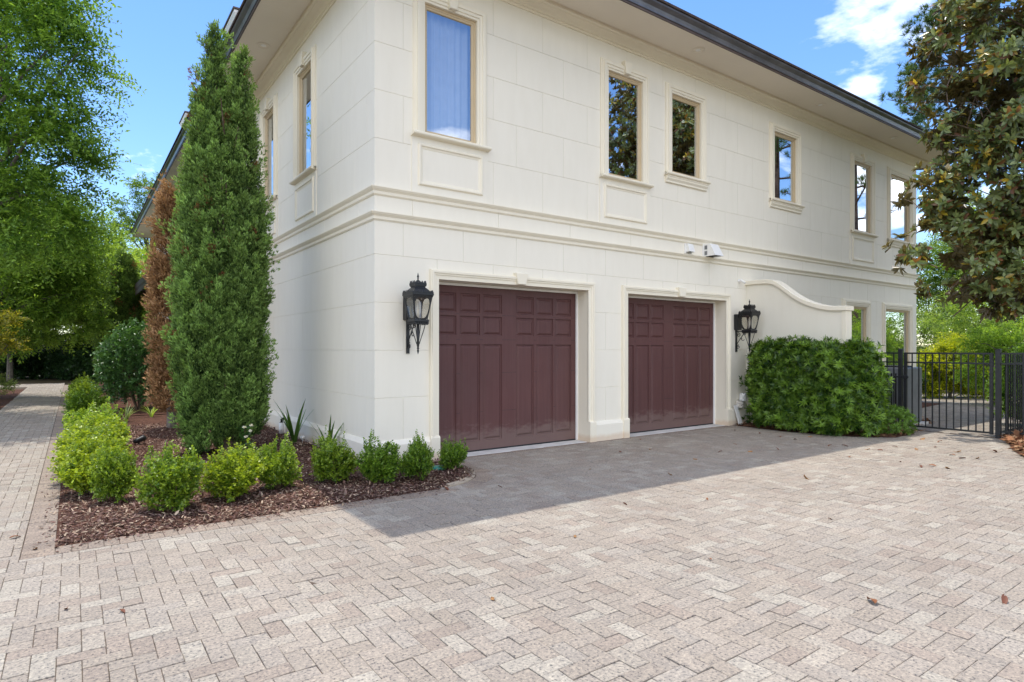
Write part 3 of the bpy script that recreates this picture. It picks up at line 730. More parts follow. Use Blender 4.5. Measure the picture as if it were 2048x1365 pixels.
# garage doors
PANX = [.106, .521, .928, 1.552, 1.958, 2.354]
def garage_door(d0, d1):
    W = d1-d0; k = W/2.831; yb = .27
    xs = [d0 + p*k for p in PANX]; pw = .350*k
    ge = empty('garage_door', (0, 0, 0)); ge.parent = house
    rowsz = [(.163, 1.627), (1.764, 2.052), (2.104, 2.392)]
    holes = [(x_, x_+pw, r0, r1) for x_ in xs for r0, r1 in rowsz]
    mb = MB(FR); holed(mb, d0+.001, d1-.001, .008, 2.53, holes, -yb)
    mb.build('door_frame', M['door_paint'], ge)
    # section joints: thin dark grooves across the stiles
    meshes = {}
    for (x_, x2, r0, r1) in holes:
        h = r1-r0
        key = round(h, 3)
        if key not in meshes:
            m2 = MB(FR)
            rr = [(0, 0), (.007, -.018), (.018, -.020), (.022, -.019), (.046, -.004), (.052, -.002)]
            rings = [[(dd, o, dd), (pw-dd, o, dd), (pw-dd, o, h-dd), (dd, o, h-dd)] for dd, o in rr]
            m2.loft(rings, False, True); meshes[key] = m2.mesh('panel'); meshes[key].materials.append(M['door_paint'])
        o = link('panel', meshes[key], None, ge); o.location = (x_, yb, r0)
    for zz in (.60, 1.19, 1.70, 2.078):
        mb = MB(FR); prev = d0+.002
        for x_ in xs + [d1-.002]:
            if x_-prev > .004: mb.box(prev, x_, -yb, -yb+.0012, zz-.002, zz+.002)
            prev = x_+pw
        mb.build('section_joint', M['black_plastic'], ge)
    mb = MB(FR); mb.box(d0+.002, d1-.002, -yb-.02, -yb+.004, .0075, .028); mb.build('bottom_seal', M['black_plastic'], ge)
    # reveal of the opening, weather strip and casing with keystone
    mb = MB(FR); mb.frame(d0, d1, -.02, 2.535, [(0, .0), (0, -yb-.03)], bottom=False); mb.build('reveal', M['trim'], ge)
    mb = MB(FR)
    for s0, s1 in ((d0+.0005, d0+.03), (d1-.03, d1-.0005)): mb.box(s0, s1, -yb+.002, -yb+.03, .01, 2.53)
    mb.box(d0+.03, d1-.03, -yb+.002, -yb+.03, 2.495, 2.53)
    mb.build('weather_strip', M['white_paint'], ge)
    mb = MB(FR); mb.frame(d0, d1, .34, 2.535, [(0, -.005), (0, .028), (.055, .030), (.058, .042), (.082, .044), (.086, .058), (.115, .060), (.12, .046), (.135, .044), (.136, -.004)], bottom=False)
    mb.build('casing', M['trim'], ge)
    for s0, s1 in ((d0-.142, d0-.0005), (d1+.0005, d1+.142)):
        mb = MB(FR); mb.loft([[(s0+i_, -.004, z), (s1-i_*0, -.004, z), (s1-i_*0, o, z), (s0+i_, o, z)] for i_, o, z in ((0, .068, -.03), (0, .068, .32), (.004, .060, .338), (.004, .05, .345))], True, True)
        mb.build('plinth_block', M['trim'], ge)
    mb = MB(FR); keystone(mb, (d0+d1)/2, 2.54, 2.715, .075, .115, .085); mb.build('keystone', M['trim'], ge)
garage_door(*D1); garage_door(*D2)

# slatted metal awning far down the left wall
ae = empty('awning', (0, 0, 0)); ae.parent = house
mb = MB(); y0, y1 = 11.0, 20.4
mb.loft([[(-1.32, y0, 3.93), (-1.32, y1, 3.93), (-1.30, y1, 3.90), (-1.30, y0, 3.90)], [(0, y0, 4.55), (0, y1, 4.55), (0, y1, 4.51), (0, y0, 4.51)]], True, True); mb.build('awning_roof', M['brown_metal'], ae)
mb = MB()
yy = y0
while yy < y1-.01:
    mb.box(-1.345, -1.325, yy, yy+.30, 3.55, 3.68); mb.box(-1.345, -1.325, yy, yy+.20, 3.68, 3.79); mb.box(-1.345, -1.325, yy, yy+.30, 3.79, 3.97); yy += .30
mb.box(-1.34, 0, y1-.03, y1, 3.55, 3.9)
mb.build('valance', M['brown_metal'], ae)
yy = y0
while yy < y1:
    mb = MB(); mb.tube([(-1.30, yy, 3.86), (-.02, yy, 4.45)], .03, 6); mb.tube([(-1.3, yy, 3.6), (-.02, yy, 3.62)], .02, 6); mb.build('rafter', M['brown_metal'], ae); yy += 1.55

# swept screen wall standing out from the house beside the second door
se = empty('screen_wall', (8.25, 0, 0)); tag(se, 'white screen wall with swooping cream coping behind the clipped hedge', 'wall')
tops = [(0, 2.89), (-.25, 2.895), (-.50, 2.885), (-.62, 2.865), (-.75, 2.79), (-.90, 2.67), (-1.05, 2.555), (-1.2, 2.46), (-1.35, 2.39), (-1.5, 2.335), (-1.65, 2.295), (-1.8, 2.27), (-1.98, 2.262)]
mb = MB()
mb.loft([[(.02, y, -.03), (.20, y, -.03), (.20, y, z), (.02, y, z)] for y, z in [(0.0, 2.89)] + tops[1:]], True, True); mb.build('wall', M['stucco'], se)
mb = MB()
mb.loft([[(-.035, y, z+.001), (.25, y, z+.001), (.25, y, z+.075), (.24, y, z+.085), (-.025, y, z+.085), (-.035, y, z+.075)] for y, z in [(0.0, 2.89)] + tops[1:] + [(-2.075, 2.262)]], True, True); mb.build('coping', M['trim'], se)
mb = MB(); mb.box(.0, .22, -2.05, -1.975, -.03, 2.258); mb.build('pier', M['trim'], se)

# ------------------------------------------------------------------ wall lanterns, vents, camera, fallen trim
def make_lantern(loc, label):
    le = empty('wall_lantern', loc); tag(le, label, 'lantern', 'lanterns beside the garage doors')
    I = M['black_iron']; cy = -.315                    # lantern axis in front of the wall
    def sq(h, z): return [(-h, cy-h, z), (h, cy-h, z), (h, cy+h, z), (-h, cy+h, z)]
    mb = MB(); mb.bbox(-.066, .066, -.10, -.002, 1.945, 2.268, .008); mb.build('back_box', I, le)
    mb = MB(); mb.box(-.022, .022, -.022, -.002, 1.495, 1.944); mb.box(-.016, .016, cy+.02, -.020, 1.905, 1.925); mb.build('bracket', I, le)
    mb = MB(); mb.box(-.02, .02, cy+.09, -.098, 2.20, 2.225); mb.build('arm', I, le)
    def scroll(c, r, a0, turns, flip=1, n_=22):
        pts = []
        for i in range(n_+1):
            t = i/n_; an = a0 + flip*turns*2*math.pi*t; rr = r*(1-.78*t)
            pts.append((0, c[0]+rr*math.cos(an), c[1]+rr*math.sin(an)))
        return pts
    mb = MB()
    mb.tube([(0, -.03, 1.66), (0, -.06, 1.70), (0, -.12, 1.78), (0, -.17, 1.85), (0, -.215, 1.905)], .0075, 6)
    for c, r, a0, tn, fl in (((-.065, 1.845), .045, 1.2, 1.3, 1), ((-.06, 1.60), .042, 1.9, 1.4, -1), ((-.205, 1.865), .036, 1.7, 1.3, -1), ((-.155, 1.77), .05, 3.6, .55, 1)):
        mb.tube(scroll(c, r, a0, tn, fl), .0065, 5)
    mb.build('scroll', I, le, True)
    # head: body corner bars and glass
    zb, zt, hb_, ht = 1.948, 2.248, .088, .136
    mb = MB()
    for sx, sy in ((-1,-1),(1,-1),(1,1),(-1,1)):
        mb.tube([(sx*hb_, cy+sy*hb_, zb), (sx*ht, cy+sy*ht, zt)], .0095, 4)
    mb.loft([sq(ht+.008, zt-.012), sq(ht+.012, zt+.006), sq(ht-.012, zt+.006), sq(ht-.016, zt-.012), sq(ht+.008, zt-.012)])
    mb.build('cage', I, le)
    for k in range(4):
        an = k*math.pi/2; ca, sa = math.cos(an), math.sin(an)
        def tf(u, d, z): # u along face, d outward
            x_, y_ = u, -d
            return (x_*ca - y_*sa, cy + x_*sa + y_*ca, z)
        # arched mask: iron sheet with an oval opening
        mb = MB(tf); nn = 28; outer = []; inner = []
        for i in range(nn):
            t = 2*math.pi*i/nn; c_, s_ = math.cos(t), math.sin(t); m_ = max(abs(c_), abs(s_))
            fz = .5 + .5*s_/m_; zz = zb + (zt-.008-zb)*fz; hw = hb_ + (ht-hb_)*fz
            outer.append((c_/m_*hw, hw+.001, zz))
            sc = .80 if abs(s_) < .75 else .86
            fz2 = .5 + .46*s_*(1.0 if abs(c_) > .25 else 1.0); zz2 = zb + (zt-.008-zb)*fz2; hw2 = hb_ + (ht-hb_)*fz2
            inner.append((np.sign(c_)*abs(c_)**.45*hw2*.89, hw2+.001, zz2))
        mb.loft([outer, inner], closed=True); mb.build('mask', I, le)
        mb = MB(tf); mb.add([(-hb_, hb_-.004, zb), (hb_, hb_-.004, zb), (ht, ht-.004, zt-.01), (-ht, ht-.004, zt-.01)], [(0,1,2,3)]); mb.build('pane', M['lantern_glass'], le)
    # eaves with a cresting of little leaves, curved roof, crown, finial
    mb = MB(); mb.loft([sq(.146, 2.252), sq(.154, 2.262), sq(.154, 2.276), sq(.140, 2.284), sq(.128, 2.300), sq(.112, 2.322), sq(.092, 2.345), sq(.074, 2.362), sq(.070, 2.375), sq(.080, 2.378), sq(.082, 2.395), sq(.060, 2.40)], True, True)
    mb.build('roof', I, le)
    mb = MB()
    def leaf(p, dirx, h):
        # fleuron: three-lobed little leaf, thin but solid
        x_, y_, z_ = p; ax = Vector(dirx).normalized()
        for off, hh, ww in ((0, h, .016), (-.015, h*.6, .012), (.015, h*.6, .012)):
            c = Vector((x_, y_, z_)) + ax*off; nrm = Vector((-ax.y, ax.x, 0))*.005
            A = c - ax*ww*.5; B = c + ax*ww*.5; T = c + Vector((0, 0, hh)) ; m1 = c - ax*ww*.75 + Vector((0, 0, hh*.5)); m2 = c + ax*ww*.75 + Vector((0, 0, hh*.5))
            mb.loft([[tuple(q+nrm) for q in (A, m1, T, m2, B)], [tuple(q-nrm) for q in (A, m1, T, m2, B)]], True, True)
    for h, z, nn_, lh in ((.150, 2.272, 6, .055), (.080, 2.390, 4, .062)):
        mb = MB()
        for k in range(4):
            an = k*math.pi/2; ca, sa = math.cos(an), math.sin(an)
            for i in range(nn_):
                u = -h + 2*h*(i+.5)/nn_; leaf((u*ca + h*sa, cy + u*sa - h*ca, z), (ca, sa, 0), lh)
        tag(mb.build('cresting', I, le), kind='stuff')
    mb = MB()
    for k in range(4):
        an = k*math.pi/2; ca, sa = math.cos(an), math.sin(an)
        for i in range(6):
            u = -.1 + .2*(i+.5)/6; leaf((u*ca + .1*sa, cy + u*sa - .1*ca, 1.908), (ca, sa, 0), -.035)
    tag(mb.build('cresting', I, le), kind='stuff')
    mb = MB(); mb.lathe([(.006, 2.395), (.045, 2.40), (.05, 2.425), (.035, 2.448), (.014, 2.458), (.008, 2.475), (.012, 2.484), (.008, 2.494), (.016, 2.508), (.010, 2.525), (.001, 2.562)], (0, cy, 0), 10); mb.build('finial', I, le, True)
    # skirt and tail
    mb = MB(); mb.loft([sq(.098, 1.945), sq(.108, 1.940), (sq(.108, 1.915)), sq(.092, 1.905), sq(.080, 1.900)], True, True)
    mb.build('skirt', I, le)
    mb = MB(); mb.lathe([(.004, 1.905), (.018, 1.90), (.018, 1.60), (.012, 1.58), (.018, 1.565), (.010, 1.55), (.016, 1.535), (.001, 1.485)], (0, cy, 0), 8); mb.build('tail', I, le, True)
    mb = MB()
    for sx, sy in ((-1,-1),(1,-1),(1,1),(-1,1)):
        mb.tube([(sx*.075, cy+sy*.075, 1.905), (sx*.055, cy+sy*.055, 1.80), (sx*.03, cy+sy*.03, 1.70), (sx*.012, cy+sy*.012, 1.62)], .006, 5)
    mb.build('stay', I, le)
    mb = MB(); mb.lathe([(.002, 1.95), (.020, 1.952), (.020, 2.10), (.012, 2.12), (.012, 2.16), (.001, 2.18)], (0, cy, 0), 10); mb.build('candle', M['lamp_tube'], le, True)
    return le
make_lantern((.473, -.001, 0), 'ornate black wall lantern to the left of the nearer garage door')
make_lantern((7.905, -.001, 0), 'ornate black wall lantern above the clipped green hedge')

def hood(name, label, x0, x1, z0, z1, out, louvre):
    he = empty(name, (x0, 0, z0)); W = x1-x0; H = z1-z0; tag(he, label, 'vent hood', 'vent hoods between the string courses')
    mb = MB(); mb.bbox(0, W, -.03, -.001, 0, H, .004); mb.build('flange', M['white_plastic'], he)
    mb = MB(); i_ = .02
    mb.loft([[(i_, -.03, H*.97), (W-i_, -.03, H*.97), (W-i_, -out*.55, H*.95), (i_, -out*.55, H*.95)],
             [(i_, -.03, H*.12), (W-i_, -.03, H*.12), (W-i_, -out, H*.12), (i_, -out, H*.12)]], True, False); mb.build('cowl', M['white_plastic'], he)
    mb = MB(); mb.box(i_+.012, W-i_-.012, -out*.9, -.032, H*.16, H*.18); mb.build('throat', M['black_plastic'], he)
    if louvre:
        for zz in (.2, .58):
            mb = MB(); mb.box(i_-.006, i_-.001, -.11, -.05, H*zz, H*(zz+.26)); mb.build('slot', M['grey_metal'], he)
    return he
hood('vent_hood', 'small white vent hood between the string courses', 6.26, 6.46, 3.385, 3.575, .12, False)
hood('vent_hood', 'larger white louvred vent hood lapping over the string course', 6.80, 7.10, 3.33, 3.62, .30, True)
ce = empty('security_camera', (8.0, -.001, 2.97)); tag(ce, 'small white bullet camera on the wall above the lantern', 'camera')
mb = MB(); mb.lathe([(.035, 0), (.038, .006), (.036, .016), (.012, .02)], (0, 0, 0), 14); m_ = mb.mesh('mount')
o = link('mount', m_, M['white_plastic'], ce); o.rotation_euler = (R(90), 0, 0)
mb = MB(); mb.tube([(0, -.015, 0), (0, -.05, 0), (.01, -.07, -.01)], .012, 8); mb.build('arm', M['white_plastic'], ce, True)
mb = MB(); mb.tube([(-.01, -.05, .015), (.055, -.12, -.055)], .025, 12); mb.build('barrel', M['white_plastic'], ce, True)
mb = MB(); mb.tube([(.0545, -.1195, -.0545), (.057, -.122, -.057)], .021, 12); mb.build('lens', M['black_plastic'], ce)

# board leaning at the foot of the second door and the broken plinth above it
mb = MB(); mb.loft([[(7.735, -.09, .40), (7.825, -.09, .41), (7.825, -.065, .41), (7.735, -.065, .40)], [(7.80, -.17, .006), (7.90, -.17, .004), (7.90, -.14, .004), (7.80, -.14, .006)]], True, True)
tag(mb.build('loose_board', M['white_paint']), 'white trim board leaning against the far garage door casing', 'board')
r2 = np.random.RandomState(3)
def lump(name, c, s, mat, n_=9, seed=1):
    rr = np.random.RandomState(seed); mb = MB(); rings = []
    for k in range(6):
        t = k/5; z = c[2] + s[2]*t
        rings.append([(c[0] + s[0]*(.55+.45*math.sin(math.pi*min(.95, t*.75+.3)))*math.cos(2*math.pi*i/n_)*rr.uniform(.75, 1.1), c[1] + s[1]*math.sin(2*math.pi*i/n_)*rr.uniform(.75, 1.1), z + rr.uniform(-.012, .012)) for i in range(n_)])
    mb.loft(rings, True, True); return mb.build(name, mat)
o = lump('broken_stucco', (7.93, -.07, .36), (.12, .08, .12), M['broken_stucco'], seed=4); tag(o, 'lump of crumbled stucco on the plinth beside the hedge', 'rubble')
o = lump('broken_stucco', (8.02, -.09, .49), (.10, .07, .15), M['white_paint'], seed=9); tag(o, 'jagged white foam lump above the crumbled stucco', 'rubble')

# ------------------------------------------------------------------ gate, fences, utility boxes
def picket(mb, x, y, z0, z1, s=.009): mb.box(x-s, x+s, y-s, y+s, z0, z1)
A_ = M['black_alu']
XG = 9.86
def post(parent, y, x=XG, h=1.53, s=.032):
    mb = MB(); mb.box(x-s, x+s, y-s, y+s, -.05, h); mb.loft([[(x-s-.006, y-s-.006, h), (x+s+.006, y-s-.006, h), (x+s+.006, y+s+.006, h), (x-s-.006, y+s+.006, h)], [(x-s-.006, y-s-.006, h+.018), (x+s+.006, y-s-.006, h+.018), (x+s+.006, y+s+.006, h+.018), (x-s-.006, y+s+.006, h+.018)], [(x-.01, y-.01, h+.03), (x+.01, y-.01, h+.03), (x+.01, y+.01, h+.03), (x-.01, y+.01, h+.03)]], True, True)
    mb.build('post', A_, parent)
ge = empty('garden_gate', (0, 0, 0)); tag(ge, 'black metal garden gate of upright bars beside the hedge', 'gate')
y0, y1 = -2.40, -3.76
for y in (y0, y1):
    mb = MB(); mb.box(XG-.024, XG+.024, y-.024, y+.024, .06, 1.49); mb.build('stile', A_, ge)
for z, h in ((1.475, .03), (1.30, .028), (.085, .03)):
    mb = MB(); mb.box(XG-.018, XG+.018, y1+.024, y0-.024, z-h/2, z+h/2); mb.build('rail', A_, ge)
for i in range(1, 12):
    y = y0 + (y1-y0)*i/12; mb = MB(); picket(mb, XG, y, .10, 1.46); mb.build('picket', A_, ge)
mb = MB(); mb.box(XG-.05, XG-.026, y0-.06, y0+.20, 1.00, 1.03); mb.bbox(XG-.06, XG-.025, y0-.05, y0+.02, .98, 1.05, .004); mb.build('latch', A_, ge)
for z in (.35, 1.25):
    mb = MB(); mb.tube([(XG-.01, y1-.03, z), (XG-.01, y1-.03, z+.09)], .012, 8); mb.build('hinge', A_, ge)
fe = empty('fence', (0, 0, 0)); tag(fe, 'short black fence panel between the hedge and the gate latch', 'fence')
post(fe, -2.31)
for z in (1.475, 1.30, .12):
    mb = MB(); mb.box(XG-.016, XG+.016, -2.275, -.05, z-.013, z+.013); mb.build('rail', A_, fe)
for i in range(1, 19):
    y = -2.31 + 2.26*i/19; mb = MB(); picket(mb, XG, y, .05, 1.475); mb.build('picket', A_, fe)
fr_ = empty('fence', (0, 0, 0)); tag(fr_, 'black picket fence to the right of the gate hinge post', 'fence')
post(fr_, -3.86, s=.036)
for z in (1.475, 1.30, .12):
    mb = MB(); mb.box(XG-.016, XG+.016, -6.4, -3.90, z-.013, z+.013); mb.build('rail', A_, fr_)
for i in range(1, 22):
    mb = MB(); picket(mb, XG, -3.86-.115*i, .05, 1.475); mb.build('picket', A_, fr_)
fb_ = empty('fence', (0, 0, 0)); tag(fb_, 'black picket fence running away behind the gate hinge post', 'fence')
for z in (1.475, 1.30, .12):
    mb = MB(); mb.box(XG+.05, 14.5, -3.93, -3.90, z-.013, z+.013); mb.build('rail', A_, fb_)
for i in range(1, 36):
    mb = MB(); picket(mb, XG+.05+.125*i, -3.915, .03, 1.475); mb.build('picket', A_, fb_)
post(fb_, -3.915, 12.2, s=.028); post(fb_, -3.915, 14.5, s=.028)
def acunit(x, y, h, label):
    ue = empty('air_conditioner', (x, y, 0)); tag(ue, label, 'air conditioner', 'utility boxes behind the fence')
    mb = MB(); mb.bbox(-.36, .36, -.36, .36, .05, h, .02); mb.build('cabinet', M['grey_metal'], ue)
    mb = MB()
    for i in range(9):
        u = -.32 + .08*i; mb.box(-.372, -.361, u-.012, u+.012, .12, h-.12)
    mb.build('louvre', M['black_plastic'], ue)
    mb = MB(); mb.lathe([(.30, 0), (.31, .02), (.28, .03), (.05, .035)], (0, 0, h), 20); mb.build('fan_guard', M['black_plastic'], ue)
    mb = MB(); mb.box(-.366, -.361, .10, .24, h-.30, h-.12); mb.build('nameplate', M['white_plastic'], ue)
    mb = MB(); mb.box(-.45, .45, -.45, .45, -.03, .05); mb.build('pad', M['concrete'], ue)
acunit(10.75, -1.85, 1.18, 'tall grey air conditioner cabinet behind the short fence panel')
acunit(10.75, -.85, 1.0, 'lower grey air conditioner cabinet against the house behind the hedge')

# small things in the corner bed
mb = MB(); mb.lathe([(.085, 0), (.09, .02), (.085, .045), (.06, .052), (.002, .054)], (0, 0, 0), 18)
o = mb.build('valve_lid', M['teal_plastic'], None, True); o.location = (.57, -.70, .015); tag(o, 'round green irrigation lid between the last two boxwoods', 'valve lid')
se_ = empty('spotlight', (*px(278, 893)[:2], .03), R(30)); tag(se_, 'small black garden spotlight on the mulch behind the boxwoods', 'spotlight')
mb = MB(); mb.tube([(0, 0, -.05), (0, 0, .05)], .01, 6); mb.build('stake', M['black_plastic'], se_)
mb = MB(); mb.tube([(-.08, 0, .05), (-.03, 0, .065), (.05, 0, .085), (.09, 0, .10)], [.03, .04, .045, .05], 10); mb.build('lamp_head', M['black_plastic'], se_, True)
mb = MB(); mb.tube([(-.14, 3.9, .02), (-.14, 3.9, .22)], .045, 12); mb.tube([(-.14, 3.9, .22), (-.14, 3.9, .27), (-.10, 3.9, .29)], .025, 8)
o = mb.build('drain_pipe', M['white_plastic'], None, True); tag(o, 'white and black drain pipe at the wall behind the tall cypress', 'pipe')
me_ = o.data; me_.materials.append(M['black_plastic'])
for p in me_.polygons:
    if p.center.z > .2 or abs((p.center.z*12) % 1) < .28: p.material_index = 1
mb = MB(); mb.lathe([(.006, -.06), (.008, .04), (.035, .06), (.04, .085), (.02, .10), (.001, .105)], (0, 0, 0), 10)
o = mb.build('path_marker', M['white_plastic'], None, True); o.location = (*px(605, 888)[:2], .03); tag(o, 'little white knob stake in the mulch near the wall', 'marker')

# ------------------------------------------------------------------ plants
def pd(x, y, d):
    """point that lies d metres along the view axis at photograph pixel x, y"""
    return np.array(CAM) + d*(FW + RT*(x-1024)/1224.0 - np.array([0, 0, 1.0])*(y-698)/1224.0)
def shoots_on(n, shape, r=rng, low=-.9):
    """n points on a lumpy rounded bush: returns position, outward direction; shape=(rx,ry,h,base)"""
    rx, ry, h, zb = shape
    th = r.uniform(0, 2*np.pi, n); ph = np.arccos(r.uniform(low, 1, n))
    d = np.c_[np.sin(ph)*np.cos(th), np.sin(ph)*np.sin(th), np.cos(ph)]
    lump = 1 + .10*np.sin(3*th+ph*2) + .08*np.sin(5*th-4*ph+1) + r.uniform(-.16, .08, n)
    k = lump*(1 - .45*r.uniform(0, 1, n)**3)
    P = np.c_[d[:, 0]*rx*k, d[:, 1]*ry*k, zb + (h-zb)*.5 + d[:, 2]*(h-zb)*.5*k]
    return P, d
def twigs(P, D, n_leaf, tl, leaf_l, leaf_w, colf, droop=.0, spread=.9, up=.6, tmpl=LEAF, r=rng, name='crown', whorl=False, tight=.55):
    """leaves set along short twigs: P start, D direction"""
    n = len(P); D = unit(D)
    L = tl*r.uniform(.7, 1.25, n)
    s = (np.arange(n_leaf)+.6)/n_leaf
    if whorl: s = tight + (1-tight)*s
    pos = P[:, None, :] + D[:, None, :]*(L[:, None]*s[None, :])[..., None]
    pos[..., 2] -= droop*(L[:, None]*s[None, :])**2
    side = unit(np.cross(D, r.normal(size=(n, 3)) + np.array([0, 0, 1.5])))
    up_ = np.cross(side, D)
    an = (np.arange(n_leaf)*2.399)[None, :] + r.uniform(0, 6.28, (n, 1)) if (whorl or up < .01) else np.where(np.arange(n_leaf) % 2, 0.25, np.pi-.25)[None, :] + r.normal(0, .45, (n, n_leaf))
    lat = side[:, None, :]*np.cos(an)[..., None] + up_[:, None, :]*np.sin(an)[..., None]
    ld = D[:, None, :]*(1-spread*.5) + lat*spread + r.normal(0, .22, (n, n_leaf, 3)); ld[..., 2] -= droop*.5
    nn = up_[:, None, :] + D[:, None, :]*.3 + np.array([0, 0, up]) + r.normal(0, .35, (n, n_leaf, 3))
    if whorl: nn = D[:, None, :]*1.0 - lat*.25 + np.array([0, 0, .25]) + r.normal(0, .25, (n, n_leaf, 3))
    N = n*n_leaf
    ll = leaf_l*r.uniform(.7, 1.2, N); lw = leaf_w*r.uniform(.75, 1.2, N)
    C = colf(pos.reshape(-1, 3), np.repeat(np.arange(n), n_leaf), np.tile(s, n))
    return leaf_mesh(name, pos.reshape(-1, 3), ld.reshape(-1, 3), nn.reshape(-1, 3), ll, lw, tmpl, C)
def colour_mix(c0, c1, r=rng, amt=.28, bias=1.0):
    def f(p, tw, s):
        t = np.clip(.35*np.random.RandomState(len(p) % 1000).uniform(0, 1, tw.max()+1)[tw] + .65*s + r.normal(0, .15, len(p)), 0, 1)**bias
        return np.clip(mixc(c0, c1, t)*(1 + r.uniform(-amt, amt, (len(p), 1))), .002, 1)
    return f

# --- boxwoods
BX = []
for v in range(5):
    rr = np.random.RandomState(40+v)
    P, d = shoots_on(760, (.25, .25, .50, .03), rr)
    P[:, 2] *= 1 + .16*np.sin(2*np.arctan2(P[:, 1], P[:, 0]) + v*1.7); P[:, 0] += .04*np.sin(9*P[:, 2] + v)
    # billowing sub-clumps
    cc = rdir(14, rr); dm = (d @ cc.T).max(1); P[:, :2] *= (.80+.24*np.clip((dm-.6)/.35, 0, 1))[:, None]
    D = d*.8 + np.array([0, 0, .75]) + rr.normal(0, .3, d.shape)
    P = P - unit(D)*.06
    ex = rr.randint(len(P), size=95); P[ex] += unit(D[ex])*rr.uniform(.02, .12, (95, 1)); D[ex] = d[ex]*.3 + np.array([0, 0, 1.0])
    me = twigs(P, D, 10, .105, .030, .020, colour_mix((.045, .125, .014), (.25, .37, .040), rr, .3), up=.25, spread=.95, r=rr, name='foliage', tmpl=OVAL); me.materials.append(M['leaf_box'])
    mb = MB()
    for k in range(16):
        an = rr.uniform(0, 6.28); q = rr.uniform(.1, .22); mb.tube([(0.02*math.cos(an), .02*math.sin(an), -.02), (q*.4*math.cos(an), q*.4*math.sin(an), .12), (q*math.cos(an), q*math.sin(an), rr.uniform(.25, .42))], [.008, .006, .003], 5)
    st = mb.mesh('stem'); st.materials.append(M['twig']); BX.append((me, st))
def boxwood(x, y, w_, h_, label, v, tint=(1, 1, 1), group='boxwoods edging the corner bed'):
    e = empty('boxwood_shrub', (x, y, .02), rng.uniform(0, 6.28)); e.scale = (w_/.60, w_/.60, h_/.63)
    tag(e, label, 'shrub', group)
    f_ = link('foliage', BX[v % 5][0], None, e); f_.color = (*tint, 1); link('stem', BX[v % 5][1], None, e); return e
def at(x, y, z=0): p = px(x, y, z); return p[0], p[1]
YL, MD, DK = (1.55, 1.30, 1.0), (1.15, 1.08, 1.0), (.85, .92, .95)
boxwood(*at(345, 1026), .60, .62, 'loose boxwood with a tall sprig, nearest the front kerb left of centre', 0, MD)
boxwood(*at(466, 1000), .60, .57, 'bright yellow-green boxwood in front of the tall cypress', 1, YL)
boxwood(*at(556, 982), .50, .55, 'boxwood touching the right side of the bright yellow-green one', 2, MD)
boxwood(*at(665, 970), .56, .55, 'rounded boxwood standing before the house corner', 3, MD)
boxwood(*at(760, 970), .54, .52, 'boxwood with upright shoots just right of the house corner', 4, DK)
boxwood(*at(836, 961), .42, .50, 'narrow boxwood directly below the first wall lantern', 0, DK)
boxwood(*at(905, 943), .38, .40, 'smallest boxwood alone at the foot of the garage door', 1, DK)
boxwood(*at(228, 1006), .44, .56, 'small boxwood on a bare stem at the bed corner by the path', 2, MD)
boxwood(-3.02, .42, .70, .62, 'bright boxwood second from the front along the paved path', 3, YL)
boxwood(-3.06, 1.15, .76, .66, 'boxwood third from the front along the paved path', 4, YL)
boxwood(-2.98, 1.95, .80, .68, 'boxwood fourth from the front along the paved path', 0, YL)
boxwood(-2.96, 2.85, .84, .70, 'boxwood fifth from the front along the paved path', 1, (1.35, 1.25, 1))
boxwood(-2.93, 3.8, .84, .70, 'boxwood sixth from the front along the paved path', 2, (1.25, 1.2, 1))
boxwood(-3.02, 8.9, .80, .68, 'rounded dark boxwood before the camellia along the path', 4, DK)
boxwood(-2.98, 12.2, .80, .72, 'boxwood beside the left edge of the camellia', 0, MD)
boxwood(-2.98, 14.3, .85, .78, 'farthest boxwood in the row along the path', 1, (1.3, 1.2, 1))

